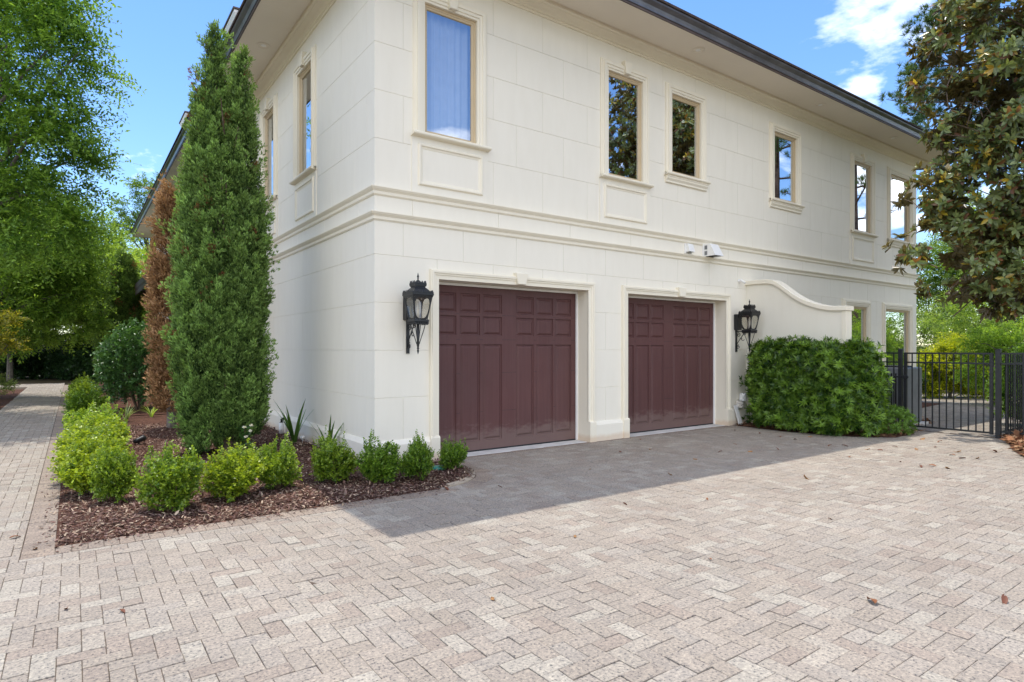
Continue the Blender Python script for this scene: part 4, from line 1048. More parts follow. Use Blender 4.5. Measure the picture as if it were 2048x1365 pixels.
# --- tall cypress made of upright sprays
SPRIG = (np.array([(0,0,0),(.55,.5,.06),(1,0,0),(.55,-.5,-.06)]), [(0,1,2,3)])
def column_crown(name, n, prof, r, cin, ctip, size=.055, deadp=.02, lean=(0, 0), k=7, m=9, inner=.30, cell=.42, plume=.24, flare=.42, ragged=.10, wd=.24, pr_=.30):
    """n plumes on a lumpy column; each plume is m sprays of k sprigs standing up and outwards"""
    h = prof['h']; zs = np.array([q[0] for q in prof['r']]); rs = np.array([q[1] for q in prof['r']])
    zz = r.uniform(0, 1, n*5); keep = r.uniform(0, rs.max()*1.08, n*5) < np.interp(zz, zs, rs) + .08*rs.max(); zz = zz[keep][:n]; n = len(zz)
    th = r.uniform(0, 2*np.pi, n); R_ = np.interp(zz, zs, rs); Z = zz*h
    nc = int(prof.get('cells', 120)); cth = r.uniform(0, 2*np.pi, nc); cz = r.uniform(0, h, nc); cr = r.uniform(.72, 1.18, nc)
    rad = np.maximum(R_, .2); dth = np.abs((th[:, None]-cth[None, :]+np.pi) % (2*np.pi)-np.pi)*rad[:, None]
    d2 = (dth/(cell*.55))**2 + ((Z[:, None]-cz[None, :])/(cell*1.3))**2
    j = d2.argmin(1); dm = np.sqrt(d2[np.arange(n), j]); bul = np.clip(1-dm**2*.62, .05, 1)*cr[j]
    rr_ = R_*(.56+.44*bul)*(1-inner*r.uniform(0, 1, n)**2.5) + r.normal(0, .02, n)
    er = np.c_[np.cos(th), np.sin(th), np.zeros(n)]
    P = er*rr_[:, None] + np.c_[lean[0]*Z/h, lean[1]*Z/h, Z + prof.get('z0', 0)]
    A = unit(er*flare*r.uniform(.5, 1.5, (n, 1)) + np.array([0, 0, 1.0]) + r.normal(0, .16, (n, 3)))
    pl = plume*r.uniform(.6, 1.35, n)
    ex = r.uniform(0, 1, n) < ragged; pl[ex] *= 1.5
    tone = r.uniform(.78, 1.22, n)*(.75+.3*bul)  # shade painted into the colour: hollows between the lumps come out darker
    dead = (r.uniform(0, 1, n) < deadp) | ((dm > 1.35) & (r.uniform(0, 1, n) < .10))
    # sprays along each plume
    s = (np.arange(m)+.5)/m; an = np.arange(m)*2.4
    ax = unit(np.cross(A, r.normal(size=(n, 3)))); bx = np.cross(A, ax)
    prad = (pr_*(1-s)**.7*(.45+s*1.2))
    lat = ax[:, None]*np.cos(an)[None, :, None] + bx[:, None]*np.sin(an)[None, :, None]
    SP = P[:, None] + A[:, None]*(pl[:, None]*s[None])[..., None] + lat*(pl[:, None]*prad[None])[..., None]
    SD = unit(A[:, None]*1.0 + lat*(.65*(1-s*.6))[None, :, None] + r.normal(0, .12, (n, m, 3)))
    SP = SP.reshape(-1, 3); SD = SD.reshape(-1, 3); q = len(SP)
    D2 = unit(SD[:, None] + unit(r.normal(size=(q, k, 3)))*.55)
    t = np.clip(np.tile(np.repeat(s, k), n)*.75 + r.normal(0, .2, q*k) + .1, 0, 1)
    C = mixc(cin, ctip, t)*np.repeat(tone, m*k)[:, None]*(1+r.uniform(-.2, .2, (q*k, 1)))  # painted occlusion: dark sprigs deep in each plume, bright ones at its tip
    dd_ = np.repeat(dead, m*k); C[dd_] = vary((.23, .115, .05), dd_.sum(), .35, r)
    L = size*r.uniform(.6, 1.3, q*k)
    PP = np.repeat(SP, k, 0) + r.normal(0, size*.25, (q*k, 3))
    return leaf_mesh(name, PP, D2.reshape(-1, 3), r.normal(size=(q*k, 3)), L, L*wd, SPRIG, np.clip(C, .002, 1))
rr = np.random.RandomState(5)
cb_ = px(458, 912)
ce_ = empty('cypress_tree', (cb_[0], cb_[1]+.12, 0)); tag(ce_, 'tall green columnar cypress with twin tips at the house corner', 'tree')
lw_ = RT[:2]                                          # to the right as seen from the drive
HM = 6.08
main = dict(h=HM, cells=230, z0=.04, r=[(0, .31), (.06, .36), (.13, .44), (.25, .50), (.37, .45), (.5, .41), (.61, .33), (.73, .22), (.85, .11), (.94, .04), (1, .01)])
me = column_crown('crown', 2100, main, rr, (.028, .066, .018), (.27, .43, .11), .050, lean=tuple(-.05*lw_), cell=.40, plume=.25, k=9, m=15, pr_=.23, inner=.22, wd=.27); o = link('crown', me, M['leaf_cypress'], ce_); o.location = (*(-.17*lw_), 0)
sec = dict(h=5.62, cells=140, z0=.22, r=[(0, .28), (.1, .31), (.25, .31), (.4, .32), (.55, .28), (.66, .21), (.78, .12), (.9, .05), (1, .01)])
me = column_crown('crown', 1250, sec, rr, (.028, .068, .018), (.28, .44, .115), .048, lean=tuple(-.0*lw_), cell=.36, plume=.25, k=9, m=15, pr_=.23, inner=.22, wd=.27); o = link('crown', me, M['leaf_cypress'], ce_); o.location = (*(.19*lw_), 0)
mb = MB(); mb.tube([(0, 0, -.05), (-.04, .02, 1.5), (-.10, .05, 3.5), (-.13, .08, 5.6)], [.15, .12, .08, .02], 9); mb.tube([(.03, 0, .1), (.12, -.06, 1.2), (.17, -.11, 3.0), (.17, -.12, 5.2)], [.09, .08, .06, .02], 8)
for k in range(40):
    an = rr.uniform(0, 6.28); z = rr.uniform(.3, 4.6); q = .38
    mb.tube([(0, 0, z), (q*.5*math.cos(an), q*.5*math.sin(an), z+.2), (q*math.cos(an), q*math.sin(an), z+.65)], [.02, .014, .006], 5)
mb.build('trunk', M['bark'], ce_)

# --- the dead brown cypress beside it
bq = px(343, 860)
be = empty('dead_cypress', (bq[0], bq[1], 0)); tag(be, 'dead brown columnar cypress behind the tall green one', 'tree')
bp_ = dict(h=4.35, cells=60, z0=.30, r=[(0, .12), (.05, .20), (.2, .27), (.35, .25), (.5, .32), (.62, .30), (.72, .22), (.82, .22), (.92, .13), (1, .02)])
me = column_crown('crown', 760, bp_, rr, (.19, .10, .05), (.50, .31, .165), .075, deadp=0, inner=.8, flare=.8, k=7, m=8, lean=(.04, .0), plume=.26); link('crown', me, M['leaf_dead'], be)
mb = MB(); mb.tube([(0, 0, -.05), (.01, .0, 1.5), (.03, 0, 4.6)], [.09, .07, .015], 8)
for k in range(70):
    an = rr.uniform(0, 6.28); z = rr.uniform(.5, 4.0); q = rr.uniform(.15, .33)
    mb.tube([(0, 0, z), (q*math.cos(an), q*math.sin(an), z+q*.8)], [.010, .003], 4)
mb.build('trunk', M['bark_grey'], be)

# --- a pair of cypresses far down the wall
for (x, y, h, wd, lb) in ((*pd(248, 700, 23)[:2], 4.65, .46, 'broad dark cypress with ragged tips beyond the camellia'), (*pd(214, 700, 24)[:2], 3.75, .22, 'slimmer dark cypress left of the broad one beyond the camellia')):
    e = empty('cypress_tree', (x, y, 0)); tag(e, lb, 'tree')
    pr = dict(h=h, cells=70, z0=.3, r=[(0, .75*wd), (.2, .95*wd), (.5, wd), (.75, .85*wd), (.88, .55*wd), (.96, .25*wd), (1, .04)])
    link('crown', column_crown('crown', 1300, pr, rr, (.036, .082, .022), (.17, .28, .06), .085, plume=.32), M['leaf_cypress'], e)
    mb = MB(); mb.tube([(0, 0, -.05), (0, 0, h*.8)], [.13, .03], 8); mb.build('trunk', M['bark'], e)

# --- camellia
e = empty('camellia_bush', (-1.85, 10.6, 0)); tag(e, 'large rounded camellia with glossy dark leaves behind the boxwoods', 'shrub')
rr = np.random.RandomState(11)
P, d = shoots_on(1900, (.92, .92, 2.15, .1), rr); P -= d*.1
link('foliage', twigs(P, d*.7+np.array([0, 0, .35])+rr.normal(0, .35, d.shape), 7, .20, .085, .042, colour_mix((.034, .095, .026), (.10, .215, .055), rr, .3), up=.5, r=rr, tmpl=OVAL, name='foliage'), M['leaf_gloss'], e)
mb = MB()
for k in range(22):
    an = rr.uniform(0, 6.28); q = rr.uniform(.2, .75); mb.tube([(.05*math.cos(an), .05*math.sin(an), -.03), (q*.5*math.cos(an), q*.5*math.sin(an), .8), (q*math.cos(an), q*math.sin(an), rr.uniform(1.1, 1.8))], [.02, .014, .006], 5)
mb.build('stem', M['bark'], e)

# --- clipped podocarpus hedge in front of the screen wall
e = empty('hedge', (8.02, -1.25, 0)); tag(e, 'dense clipped hedge of narrow star-like leaves before the screen wall', 'hedge')
rr = np.random.RandomState(12)
def sbox(n, hx, hy, h, r, c=(0, 0)):
    d = rdir(n, r)
    p = 4.0; k = 1/((np.abs(d[:, 0])**p + np.abs(d[:, 1])**p + np.abs(d[:, 2])**p)**(1/p))
    th = np.arctan2(d[:, 1], d[:, 0])
    wob = 1 + .05*np.sin(5*th+3*d[:, 2]) + .05*np.sin(9*th-6*d[:, 2]+1) + r.uniform(-.10, .05, n)
    S = d*k[:, None]*wob[:, None]
    Z = .47*h + S[:, 2]*h*.50
    return np.c_[c[0]+S[:, 0]*hx*(1-.22*np.clip(.3-S[:, 2], 0, 1)), c[1]+S[:, 1]*hy*(1-.10*np.clip(.2-S[:, 2], 0, 1)), Z], d
Pa, da = sbox(3400, .36, 1.02, 1.66, rr, (0, .0)); Pb, db = sbox(1200, .30, .36, 1.62, rr, (.30, -.98)); Pc, dc = sbox(750, .30, .40, 1.22, rr, (-.02, .86))
nf = 900; Pd_ = np.c_[-.33+rr.normal(0, .04, nf), rr.uniform(-1.0, .95, nf), rr.uniform(.08, 1.5, nf)]; dd0 = unit(np.c_[-np.ones(nf), rr.normal(0, .3, nf), rr.normal(.1, .3, nf)])
P = np.concatenate([Pa, Pb, Pc, Pd_]); d = np.concatenate([da, db, dc, dd0]); 
ok = (P[:, 2] > .06) & ~((P[:, 0] > .30) & (P[:, 1] > -.78)) & (P[:, 1] < 1.15) & ~((P[:, 1] > .70) & (P[:, 0] < .02)); P, d = P[ok], d[ok]
P -= d*.07*rr.uniform(-.3, 2, (len(P), 1))
def hedge_col(p, tw, sv, r=rr):
    q = r.uniform(0, 1, tw.max()+1)[tw]**1.3
    return np.clip(mixc((.024, .075, .012), (.29, .48, .065), np.clip(q*.9 + r.normal(0, .10, len(p)), 0, 1)), .003, 1)
link('foliage', twigs(P, d*.9+np.array([0, 0, .5])+rr.normal(0, .30, d.shape), 14, .09, .105, .018, hedge_col, up=0, spread=.95, r=rr, tmpl=BLADE, whorl=True, tight=.72, name='foliage'), M['leaf_box'], e)
mb = MB(); 
for k in range(46):
    x_, y_ = rr.uniform(-.2, .2), rr.uniform(-.9, .9); mb.tube([(x_*.7, y_*.9, -.03), (x_, y_, .6), (x_*1.1, y_*1.0, 1.0)], [.02, .014, .006], 5)
mb.build('stem', M['bark'], e)
lq = px(1786, 868)
e = empty('low_shrub', (lq[0], lq[1], 0)); tag(e, 'low bright green ferny shrub at the end of the hedge by the gate', 'shrub')
P, d = shoots_on(420, (.33, .26, .42, .0), rr)
link('foliage', twigs(P, d+np.array([0, 0, .5]), 14, .10, .06, .008, colour_mix((.06, .15, .02), (.19, .34, .05), rr), up=0, r=rr, tmpl=BLADE, whorl=True, name='foliage'), M['leaf_box'], e)
mb = MB(); [mb.tube([(0, 0, -.02), (.2*math.cos(k), .16*math.sin(k), .2)], [.01, .004], 5) for k in range(7)]; mb.build('stem', M['twig'], e)

# --- strappy plants
def strappy(name, label, x, y, n, L, wd, c, lean=.8, seed=1, variegated=False, z=.03):
    r = np.random.RandomState(seed); e = empty(name, (x, y, z)); tag(e, label, 'plant', 'strap-leaved plants in the bed')
    for k in range(n):
        an = r.uniform(0, 6.28); l = L*r.uniform(.6, 1.1); ln = lean*r.uniform(.3, 1.3); w0 = wd*r.uniform(.8, 1.1)
        d = np.array([math.cos(an), math.sin(an), 0]); sd_ = np.array([-d[1], d[0], 0]); rings = []
        m = 7; p = d*.02; dirn = np.array([d[0]*.25, d[1]*.25, 1.0]); dirn /= np.linalg.norm(dirn)
        vs = []
        for i in range(m+1):
            t = i/m; ww = w0*(1-t**2.2)*.5 + .0008
            vs += [tuple(p - sd_*ww + np.array([0, 0, .0])), tuple(p + np.array([0, 0, -ww*.35])), tuple(p + sd_*ww)]
            p = p + dirn*(l/m); dirn = dirn + np.array([d[0], d[1], -.55])*ln*.16; dirn /= np.linalg.norm(dirn)
        fs = []
        for i in range(m):
            for q in (0, 1): fs.append((i*3+q, i*3+q+1, (i+1)*3+q+1, (i+1)*3+q))
        me = bpy.data.meshes.new('strap_leaf'); me.from_pydata(vs, [], fs); me.update(); me.polygons.foreach_set('use_smooth', [True]*len(fs))
        cc = np.array(c)*r.uniform(.75, 1.25); colour_faces(me, [cc*(1.9 if (variegated and q % 2 == k % 2) else 1) for q in range(len(fs))])
        link('strap_leaf', me, M['leaf'], e)
strappy('lily_clump', 'upright dark green lily clump against the plinth beside the cypress', -.30, 2.55, 12, .80, .06, (.08, .17, .035), .42, 2)
strappy('lily_clump', 'sparse lily clump behind the boxwood at the house corner', -.22, 1.15, 9, .62, .045, (.075, .15, .035), .6, 6)
strappy('variegated_lily', 'pale striped strap-leaved plant left of the dead cypress', *at(252, 846), 18, .42, .032, (.20, .26, .12), .9, 4, True)
strappy('variegated_lily', 'yellow-green striped strap-leaved plant below the camellia', *at(303, 838), 16, .40, .032, (.22, .30, .07), 1.2, 8, True)
strappy('fern_tuft', 'small flat green tuft at the foot of the dead cypress', *at(372, 868), 14, .28, .03, (.10, .19, .035), 1.6, 9)
# gardenia blooms behind the bright boxwood
e = empty('gardenia_sprig', (*at(492, 925), .02)); tag(e, 'gardenia sprig with a few white blooms beside the bright boxwood', 'plant')
P = np.array([(0, 0, 0.1), (.03, .02, .2), (-.04, 0, .28), (.02, -.02, .35), (-.02, .02, .42)]); 
link('foliage', twigs(np.repeat(P, 3, 0), rdir(15)+np.array([0, 0, .6]), 6, .10, .055, .025, colour_mix((.03, .10, .02), (.06, .16, .03)), tmpl=OVAL, name='foliage'), M['leaf_gloss'], e)
mb = MB(); mb.tube([(0, 0, -.02), (.01, .01, .2), (-.02, .0, .45)], .005, 5); mb.build('stem', M['twig'], e)
for q in ((-.03, -.05, .46), (.05, -.02, .40), (-.01, -.06, .33), (.07, .0, .47)):
    D = rdir(14); D[:, 2] = np.abs(D[:, 2]); link('bloom', leaf_mesh('bloom', np.tile(q, (14, 1)), D, D[:, [1, 2, 0]], .035, .024, OVAL, np.tile((.82, .80, .72), (14, 1))), M['petal'], e)

# ------------------------------------------------------------------ trees
def limbs(mb, base, targets, r0, r):
    for t in targets:
        b = Vector(base); t = Vector(t); mid = b.lerp(t, .5) + Vector((r.normal()*.25, r.normal()*.25, .35))
        mb.tube([b, b.lerp(mid, .5)+Vector((0, 0, .1)), mid, mid.lerp(t, .55)+Vector((0, 0, .1)), t], [r0, r0*.8, r0*.6, r0*.38, r0*.15], 6)
def broadleaf(name, label, loc, blobs, trunk, n_tw, nl, tl, ll, lw, c0, c1, seed, mat='leaf', droop=.25, tmpl=LEAF, bark='bark_grey', group=None, clumps=26, flat=.55, trunk_r=.16, cat='tree'):
    """blobs: list of (centre, radii) relative to loc that make up the crown; foliage sits in flattened pads"""
    r = np.random.RandomState(seed); e = empty(name, loc); tag(e, label, cat, group)
    Ps = []; Ds = []; tg = []
    vol = np.array([b[1][0]*b[1][1]*b[1][2] for b in blobs])**.75; vol = vol/vol.sum()
    for (c, rad), f in zip(blobs, vol):
        c = np.array(c, float); rad = np.array(rad, float); k = max(4, int(clumps*f*len(blobs)))
        u = rdir(k, r)*(r.uniform(.1, 1, (k, 1))**.5); cc = c + u*rad*.86
        tg += [tuple(q) for q in cc[:max(2, k//4)]]
        n = int(n_tw*f); j = r.randint(k, size=n)
        q = rdir(n, r)*(r.uniform(0, 1, (n, 1))**.45); cs = rad.mean()*(.36 if clumps > 30 else .42)
        P = cc[j] + q*np.array([cs, cs, cs*flat]); out = unit((P-c)/rad)
        Ps.append(P); Ds.append(out*.7 + q*np.array([.6, .6, .25]) + r.normal(0, .3, (n, 3)) + np.array([0, 0, .05]))
    P = np.concatenate(Ps); D = np.concatenate(Ds); ok = P[:, 2]+loc[2] > .1; P, D = P[ok], D[ok]
    me = twigs(P, D, nl, tl, ll, lw, colour_mix(c0, c1, r, .3), droop=droop, up=.9, r=r, tmpl=tmpl, name='crown')
    link('crown', me, M[mat], e)
    mb = MB(); tp = trunk
    mb.tube([(0, 0, -.1), (tp[0]*.3, tp[1]*.3, tp[2]*.4), tp], [trunk_r, trunk_r*.8, trunk_r*.55], 9)
    limbs(mb, tp, tg[:22], trunk_r*.45, r); mb.build('trunk', M[bark], e)
    return e
G = 'trees along the path'
def tree_px(label, tx, d, blobs, n_tw, ll, lw, c0, c1, seed, name='shade_tree', th=.35, **k):
    """crown blobs given as (pixel x, pixel y, radius m, depth offset) at depth d; trunk stands at pixel column tx"""
    g_ = pd(tx, 698, d); loc = (g_[0], g_[1], 0)
    bl = []
    for q in blobs:
        c = pd(q[0], q[1], d + (q[3] if len(q) > 3 else 0)); bl.append(((c[0]-loc[0], c[1]-loc[1], c[2]), (q[2], q[2], q[2]*.85)))
    top = max(b[0][2] for b in bl)
    return broadleaf(name, label, loc, bl, (0, 0, max(.6, top*th)), n_tw, k.pop('nl', 12), k.pop('tl', .6), ll, lw, c0, c1, seed, **k)
LG0, LG1 = (.065, .15, .025), (.24, .40, .07)
tree_px('large light green shade tree overhanging the path at the left edge', -90, 13.5,
        [(20, 130, 1.9), (60, 330, 1.5), (125, 235, .75), (-10, -90, 2.2), (70, 440, 1.25), (-190, 200, 2.6, 1), (165, 215, .40), (95, 100, .85), (150, 330, .5), (-60, 420, 1.8, 1), (120, 440, .6)], 7000, .115, .050, LG0, LG1, 21, group=G, clumps=34, droop=.3, nl=12, flat=.40)
tree_px('light green tree hanging low over the mulch left of the path', -40, 19,
        [(40, 540, 1.9), (120, 600, 1.2), (20, 640, 1.3), (150, 520, 1.0), (170, 450, .9), (-120, 500, 2.4, 1), (95, 660, .75), (150, 645, .6)], 5000, .125, .056, (.075, .16, .028), (.27, .43, .08), 22, group=G, clumps=34, droop=.3, flat=.4)
tree_px('pale sunlit tree at the far end of the path', 20, 31,
        [(110, 560, 3.0), (180, 600, 2.4), (190, 510, 1.9), (60, 480, 2.6), (30, 620, 2.4), (150, 650, 1.5)], 4600, .16, .075, (.11, .21, .03), (.39, .53, .09), 23, group=G, clumps=26)
tree_px('bright tree rising behind the pair of far cypresses', 262, 36,
        [(255, 590, 3.0), (300, 560, 2.4), (205, 560, 2.4), (320, 640, 2.2), (225, 640, 2.2), (310, 500, 1.2)], 4600, .17, .08, (.12, .22, .035), (.40, .55, .11), 24, group=G, clumps=26)
tree_px('airy tree beyond the far roof corner', 300, 42,
        [(262, 410, 1.1), (290, 380, 1.0), (285, 450, 1.3), (325, 400, 1.8), (240, 440, .7), (330, 480, 2)], 1100, .17, .075, (.05, .12, .022), (.16, .26, .05), 25, group=G, clumps=16, th=.6)
tree_px('tall leafy tree at the back of the garden left of the path', -60, 30, [(-60, 440, 4.0), (-10, 560, 3.2), (20, 640, 2.2)], 3600, .16, .075, (.05, .115, .018), (.18, .29, .045), 26, group=G, clumps=26)
H_ = 'dark shrubs closing the far end of the path'
for k, (x, d_, rx, hh, lb) in enumerate(((-40, 33, 2.6, 2.4, 'dark evergreen shrub in the left background'), (40, 33.5, 2.3, 2.4, 'dark evergreen shrub left of the path bend'), (112, 34, 2.3, 2.5, 'dark evergreen shrub straight ahead at the path bend'), (178, 33, 2.0, 2.5, 'dark evergreen shrub right of the path bend'), (250, 32, 2.4, 2.8, 'dark evergreen shrub by the far house corner'))):
    g_ = pd(x, 698, d_)
    broadleaf('evergreen_shrub', lb, (g_[0], g_[1], 0), [((0, 0, hh*.52), (rx, rx*.8, hh*.5)), ((.0, -.4, hh*.3), (rx*.95, rx*.7, hh*.3))], (0, 0, hh*.4), 2200, 9, .35, .13, .06, (.012, .034, .010), (.035, .085, .022), 60+k, mat='leaf_gloss', group=H_, clumps=30, droop=.05, trunk_r=.07, cat='shrub')
tree_px('yellow-tinged shrub at the left edge below the shade tree', -30, 16, [(-10, 680, .62), (-50, 650, .8)], 620, .075, .036, (.10, .15, .02), (.36, .33, .05), 31, name='yellow_shrub', clumps=12, trunk_r=.05, droop=.1, cat='shrub', tl=.3, nl=10)
tree_px('small pale green shrub at the left edge of the path', -12, 19, [(-12, 770, .52)], 360, .06, .03, (.12, .20, .05), (.36, .42, .16), 32, name='variegated_shrub', clumps=10, trunk_r=.03, droop=.1, cat='shrub', tl=.2, nl=9)

# --- magnolia over the gate: rosettes of big leathery leaves, rusty beneath
def magnolia(name, label, loc, blobs, n, seed, trunk, n_limb=26):
    r = np.random.RandomState(seed); e = empty(name, loc); tag(e, label, 'tree')
    Ps = []; Ds = []; tg = []
    vol = np.array([b[1][0]*b[1][1]*b[1][2] for b in blobs])**.75; vol /= vol.sum()
    for (c, rad), f in zip(blobs, vol):
        c = np.array(c, float); rad = np.array(rad, float); k = max(5, int(34*f*len(blobs)/2))
        u = rdir(k, r)*(r.uniform(.15, 1, (k, 1))**.5); cc = c + u*rad*.9; tg += [tuple(q) for q in cc[:max(3, k//3)]]
        m = int(n*f); j = r.randint(k, size=m); q = rdir(m, r)*(r.uniform(0, 1, (m, 1))**.45); cs = rad.mean()*.29
        P = cc[j] + q*cs*np.array([1, 1, .7]); Ps.append(P); Ds.append(unit((P-c)/rad)*.8 + q*.5 + r.normal(0, .3, (m, 3)) + np.array([0, 0, .25]))
    P = np.concatenate(Ps); D = unit(np.concatenate(Ds)); n = len(P)
    kk = 10
    def cf(p, tw, s):
        N = len(p); base = np.clip(mixc((.095, .14, .05), (.27, .33, .115), r.uniform(0, 1, N))*(1+r.uniform(-.25, .25, (N, 1))), .003, 1)
        yel = r.uniform(0, 1, tw.max()+1)[tw]; y_ = (yel < .18) & (r.uniform(0, 1, N) < .55) | (r.uniform(0, 1, N) < .03)
        base[y_] = vary((.42, .32, .04), y_.sum(), .3, r)
        b_ = r.uniform(0, 1, N) < .10; base[b_] = vary((.21, .105, .04), b_.sum(), .3, r)
        return base
    me = twigs(P, D, kk, .15, .155, .062, cf, droop=.1, up=0, spread=.95, r=r, tmpl=OVAL, whorl=True, name='crown')
    link('crown', me, M['leaf_magnolia'], e)
    mb = MB(); mb.tube([(0, 0, -.1), (trunk[0]*.4, trunk[1]*.4, trunk[2]*.5), trunk], [.24, .2, .12], 9)
    limbs(mb, (trunk[0]*.5, trunk[1]*.5, trunk[2]*.55), tg[:n_limb], .05, r)
    ii = r.randint(n, size=500)
    for i in ii: mb.tube([tuple(P[i]-D[i]*.55+np.array([0, 0, -.1])), tuple(P[i]-D[i]*.2), tuple(P[i]+D[i]*.1)], [.012, .009, .005], 4)
    mb.build('trunk', M['bark'], e)
    for k in range(9):
        i = r.randint(n); dd_ = rdir(9, r); dd_ = unit(dd_*.7 + D[i]); q = P[i]+D[i]*.16
        link('bloom', leaf_mesh('bloom', np.tile(q, (9, 1)), dd_, np.cross(dd_, r.normal(size=(9, 3))), .14, .08, OVAL, np.tile((.78, .72, .58), (9, 1))), M['petal'], e)
    return e
ml = np.array((12.6, -5.7, 0))
MBL = [(1985, 130, 1.30, 0), (2010, 360, 1.45, 0), (1905, 310, .70, 0), (1868, 505, .50, -.3), (1815, 508, .26, -.4), (2060, -120, 1.8, 0), (1925, 40, .62, 0), (1890, 170, .48, 0), (1915, 560, .50, -.2), (1990, 540, .72, 0), (1850, 390, .36, -.2), (1920, 430, .80, 0), (1960, 250, 1.0, 0), (1960, 600, .40, 0), (1900, 585, .25, 0), (2020, 590, .45, .2), (2050, 560, .7, 0), (2040, 200, 1.4, .3), (2060, 450, 1.1, .2)]
magnolia('magnolia_tree', 'tall magnolia with rusty-backed leaves at the right edge by the gate', tuple(ml),
         [(tuple(pd(x, y, 11.6+dz)-ml), (q, q, q*.95)) for x, y, q, dz in MBL] + [((0, .4, 8.4), (2.1, 2.0, 2.2)), ((.1, -1.6, 8.6), (2.2, 2.2, 2.5)), ((-.2, -.6, 5.4), (2.0, 2.0, 1.6)), ((0, 0, 11.0), (1.9, 2.2, 1.6))], 6900, 71, (0, 0, 9.0), 8)

# --- pines
def pine(label, loc, h, seed, crown0=.55, spread=3.2, nb=26, tr=.22, group='tall pines around the house', nw=.014):
    r = np.random.RandomState(seed); e = empty('pine_tree', loc); tag(e, label, 'tree', group)
    mb = MB(); bend = r.normal(0, .25, 2)
    T = lambda t: Vector((bend[0]*math.sin(t*2.2), bend[1]*math.sin(t*2.6), h*t))
    mb.tube([T(i/10)+Vector((0, 0, -.1)) for i in range(11)], [tr*(1-.82*i/10) for i in range(11)], 9)
    P = []; D = []
    for k in range(nb):
        t = crown0 + (1-crown0)*(k/nb)**.9; an = k*2.4 + r.uniform(-.4, .4); L = spread*(1-.72*((t-crown0)/(1-crown0))**1.6)*r.uniform(.65, 1.1)
        b = T(t); d = Vector((math.cos(an), math.sin(an), .12)); pts = [b, b+d*L*.4+Vector((0, 0, .1)), b+d*L*.75+Vector((0, 0, .2)), b+d*L+Vector((0, 0, .5))]
        mb.tube(pts, [.055, .042, .028, .012], 5)
        for q in range(15):
            s = r.uniform(.35, 1.0); base = pts[1].lerp(pts[3], (s-.35)/.65) ; off = Vector(r.normal(0, .32, 3))*L*.28; off.z = abs(off.z)*.8
            tip = base + off; mb.tube([base, base.lerp(tip, .5)+Vector((0, 0, -.03)), tip], [.013, .009, .005], 4)
            for _ in range(3): P.append(np.array(tip)+r.normal(0, .10, 3)); D.append(np.array(off)+r.normal(0, .3, 3)+np.array([0, 0, .3]))
    mb.build('trunk', M['bark_pine'], e)
    P = np.array(P); D = unit(np.array(D)); n = len(P); k = 26
    ld = D[:, None]*.75 + unit(r.normal(size=(n, k, 3)))*.85
    N = n*k; C = mixc((.045, .085, .03), (.10, .165, .055), r.uniform(0, 1, N))
    link('crown', leaf_mesh('crown', np.repeat(P, k, 0), ld.reshape(-1, 3), r.normal(size=(N, 3)), r.uniform(.18, .32, N)*(1.4 if nw > .02 else 1), nw, NEEDLE, C), M['leaf'], e)
    return e
pq = pd(1915, 698, 38)
pine('tall pine rising behind the right end of the roof', (pq[0], pq[1], 0), 22.5, 81, .50, 6.2, 60, .3, nw=.034)
pine('tall straight pine whose trunk shows in the upper window glass', (24.6, -8.8, 0), 19, 82, .52, 3.6, 24, .23)
pine('thick pine whose forked trunk shows in the right-hand window glass', (30.2, -7.9, 0), 20, 83, .42, 4.0, 26, .36)
broadleaf('shade_tree', 'leafy green tree whose crown shows in the middle window glass', (18.4, -9.4, 0),
          [((0, 0, 8.6), (2.6, 2.6, 3.4)), ((.2, 0, 5), (2.6, 2.6, 2.2))], (0, 0, 4), 2100, 11, .6, .11, .055, (.045, .11, .018), (.13, .24, .035), 28, group='trees right of the drive', clumps=32)

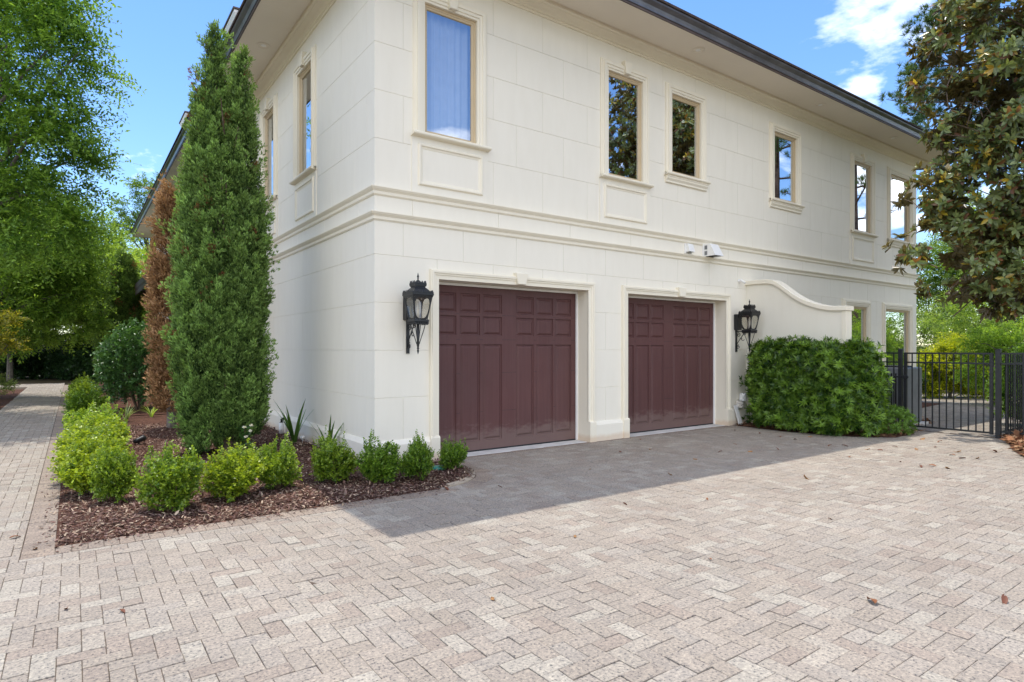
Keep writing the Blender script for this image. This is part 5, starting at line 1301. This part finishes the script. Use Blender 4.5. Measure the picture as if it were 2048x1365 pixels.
# --- shrubs beyond the gate and the fence
Q = 'shrubs beyond the fence'
Y0, Y1 = (.10, .20, .03), (.34, .50, .07)
SH = [('bright yellow-green shrub seen through the gate bars', 1900, 19.5, [(1890, 740, .55), (1935, 745, .5), (1915, 700, .5), (1860, 735, .4), (1885, 785, .38), (1925, 790, .38), (1858, 780, .32), (1960, 775, .45)], 2500, .085, .042, (.16, .25, .012), (.50, .52, .035)),
      ('mid green shrub beside the bright yellow one beyond the gate', 1990, 17, [(1985, 730, .7), (2040, 700, 1.0), (1975, 690, .5), (2000, 780, .5)], 1500, .08, .036, Y0, Y1),
      ('light willowy shrub arching above the fence', 1985, 22.5, [(1950, 630, 1.3), (2030, 620, 1.6), (1890, 650, 1.0), (1930, 690, .9), (2080, 670, 1.5), (2000, 700, 1.2)], 3000, .10, .034, (.11, .21, .045), (.36, .49, .11)),
      ('tall thicket just beyond the right end of the house', 1870, 27, [(1868, 600, 1.5), (1860, 690, 1.4), (1900, 560, 1.6), (1950, 520, 2.2), (1875, 760, 1.0), (1850, 540, 1.0)], 3000, .13, .055, (.06, .13, .025), (.24, .36, .06)),
      ('background thicket behind the magnolia', 2010, 32, [(2000, 540, 3.2), (2060, 640, 3.2), (1940, 640, 2.8), (2040, 400, 3.2), (1975, 450, 2.4), (1940, 745, 1.6), (2010, 760, 1.6), (1880, 690, 1.8)], 3600, .17, .075, (.08, .16, .03), (.28, .41, .07)),
      ('glossy green shrub pushing through the fence at the right edge', 2080, 12.3, [(2050, 790, .42), (2040, 850, .25), (2085, 740, .5), (2030, 740, .2)], 900, .085, .038, (.045, .12, .02), (.17, .30, .045)),
      ('dark green shrub against the house end beyond the gate', 1815, 19.5, [(1822, 760, .35), (1815, 800, .3)], 400, .09, .04, (.025, .065, .015), (.08, .15, .03)),
      ('broad thicket far right outside the fence', 2250, 24, [(2200, 640, 2.6), (2300, 560, 3.2), (2150, 720, 1.6)], 2400, .14, .06, (.05, .11, .02), (.18, .28, .05))]
for k, (lb, tx, d_, bl, nt_, ll_, lw_2, c0, c1) in enumerate(SH):
    tree_px(lb, tx, d_, bl, nt_, ll_, lw_2, c0, c1, 90+k, name='garden_shrub', group=Q, clumps=16, droop=.15, trunk_r=.06, cat='shrub', tl=.30 if d_ < 22 else .5, nl=10)
R2 = [('row shrub mirrored in the lower window glass', (20.5, -6.5), 3.2), ('taller row shrub mirrored in the far lower window glass', (26.5, -5.0), 4.2)]
for k, (lb, p_, hh) in enumerate(R2):
    broadleaf('garden_shrub', lb, (*p_, 0), [((0, 0, hh*.55), (2.0, 2.0, hh*.5)), ((.4, -.4, hh*.3), (2.0, 2.0, hh*.3))], (0, 0, hh*.4), 1700, 10, .4, .12, .055, Y0, Y1, 190+k, group=Q, clumps=30, droop=.15, trunk_r=.06, cat='shrub')

# ------------------------------------------------------------------ fallen leaves on the paving
lm = []
for v in range(3):
    r = np.random.RandomState(v); mb = MB()
    rowp = []
    for i in range(7):
        t = i/6; w_ = .030*math.sin(math.pi*min(1, t*.93+.05))**.8; cu = .018*math.sin(t*3+v)
        rowp.append([(-.06+.12*t, -w_, cu+.012+.008*v), (-.06+.12*t, 0, cu), (-.06+.12*t, w_, cu+.010)])
    mb.loft(rowp, closed=False); me = mb.mesh('fallen_leaf', True); me.materials.append(plain('dry_leaf%d' % v, [(.22, .085, .035), (.15, .055, .03), (.32, .17, .07)][v], .6, .3)); lm.append(me)
LP = [(1742,1205,1.0),(2008,1205,1.0),(1612,958,1),(905,945,1),(892,980,1.1),(1340,950,.7),(1415,1000,.6),(1000,975,.6),(1180,940,.6),(1660,893,1),(1690,893,.9),(1845,880,1),(1880,885,1),(1870,895,.9),(1915,905,1),(1905,912,1),(1925,918,.9),(1832,900,.9),(1800,925,.6),(1990,905,1),(1955,918,.9),(1865,933,.9),(1842,935,.9),(1895,938,.9),(1790,895,.8),(1760,902,.8),(1735,900,.7),(1700,915,.7),(1555,900,.8),(1500,905,.7),(1470,890,.6),(1440,905,.7),(1390,920,.6),(1560,875,.8),(1590,880,.7),(1620,875,.7),(1470,862,.8),(1520,868,.8),(1300,900,.6),(1280,880,.6),(1240,905,.6),(985,1200,.5),(135,1220,.6),(245,1225,.5),(70,1100,.7),(30,1077,.8),(1250,1010,.5),(1150,1075,.5),(1420,1120,.4),(1660,1040,.5)]
r = np.random.RandomState(77)
for k, (x, y, s) in enumerate(LP):
    p = px(x, y); o = link('fallen_leaf', lm[k % 3]); o.location = (p[0], p[1], .004); s *= .78; o.scale = (s, s*r.uniform(.7, 1.2), s)
    o.rotation_euler = (r.normal()*.25, r.normal()*.2, r.uniform(0, 6.28))
    LL = {0: 'dry brown leaf lying alone in the right foreground of the paving', 1: 'long brown leaf at the far right edge of the near paving', 2: 'dark brown leaf just outside the edge of the roof shadow', 4: 'reddish leaf on the curved brick border of the corner bed', 3: 'brown leaf under the smallest boxwood by the garage door', 44: 'dry leaf on the paved path beside the left border bricks', 42: 'small brown leaf on the pavers at the lower left'}
    tag(o, LL.get(k, 'small dry leaf scattered with others over the pavers'), 'leaf', 'fallen leaves on the driveway')
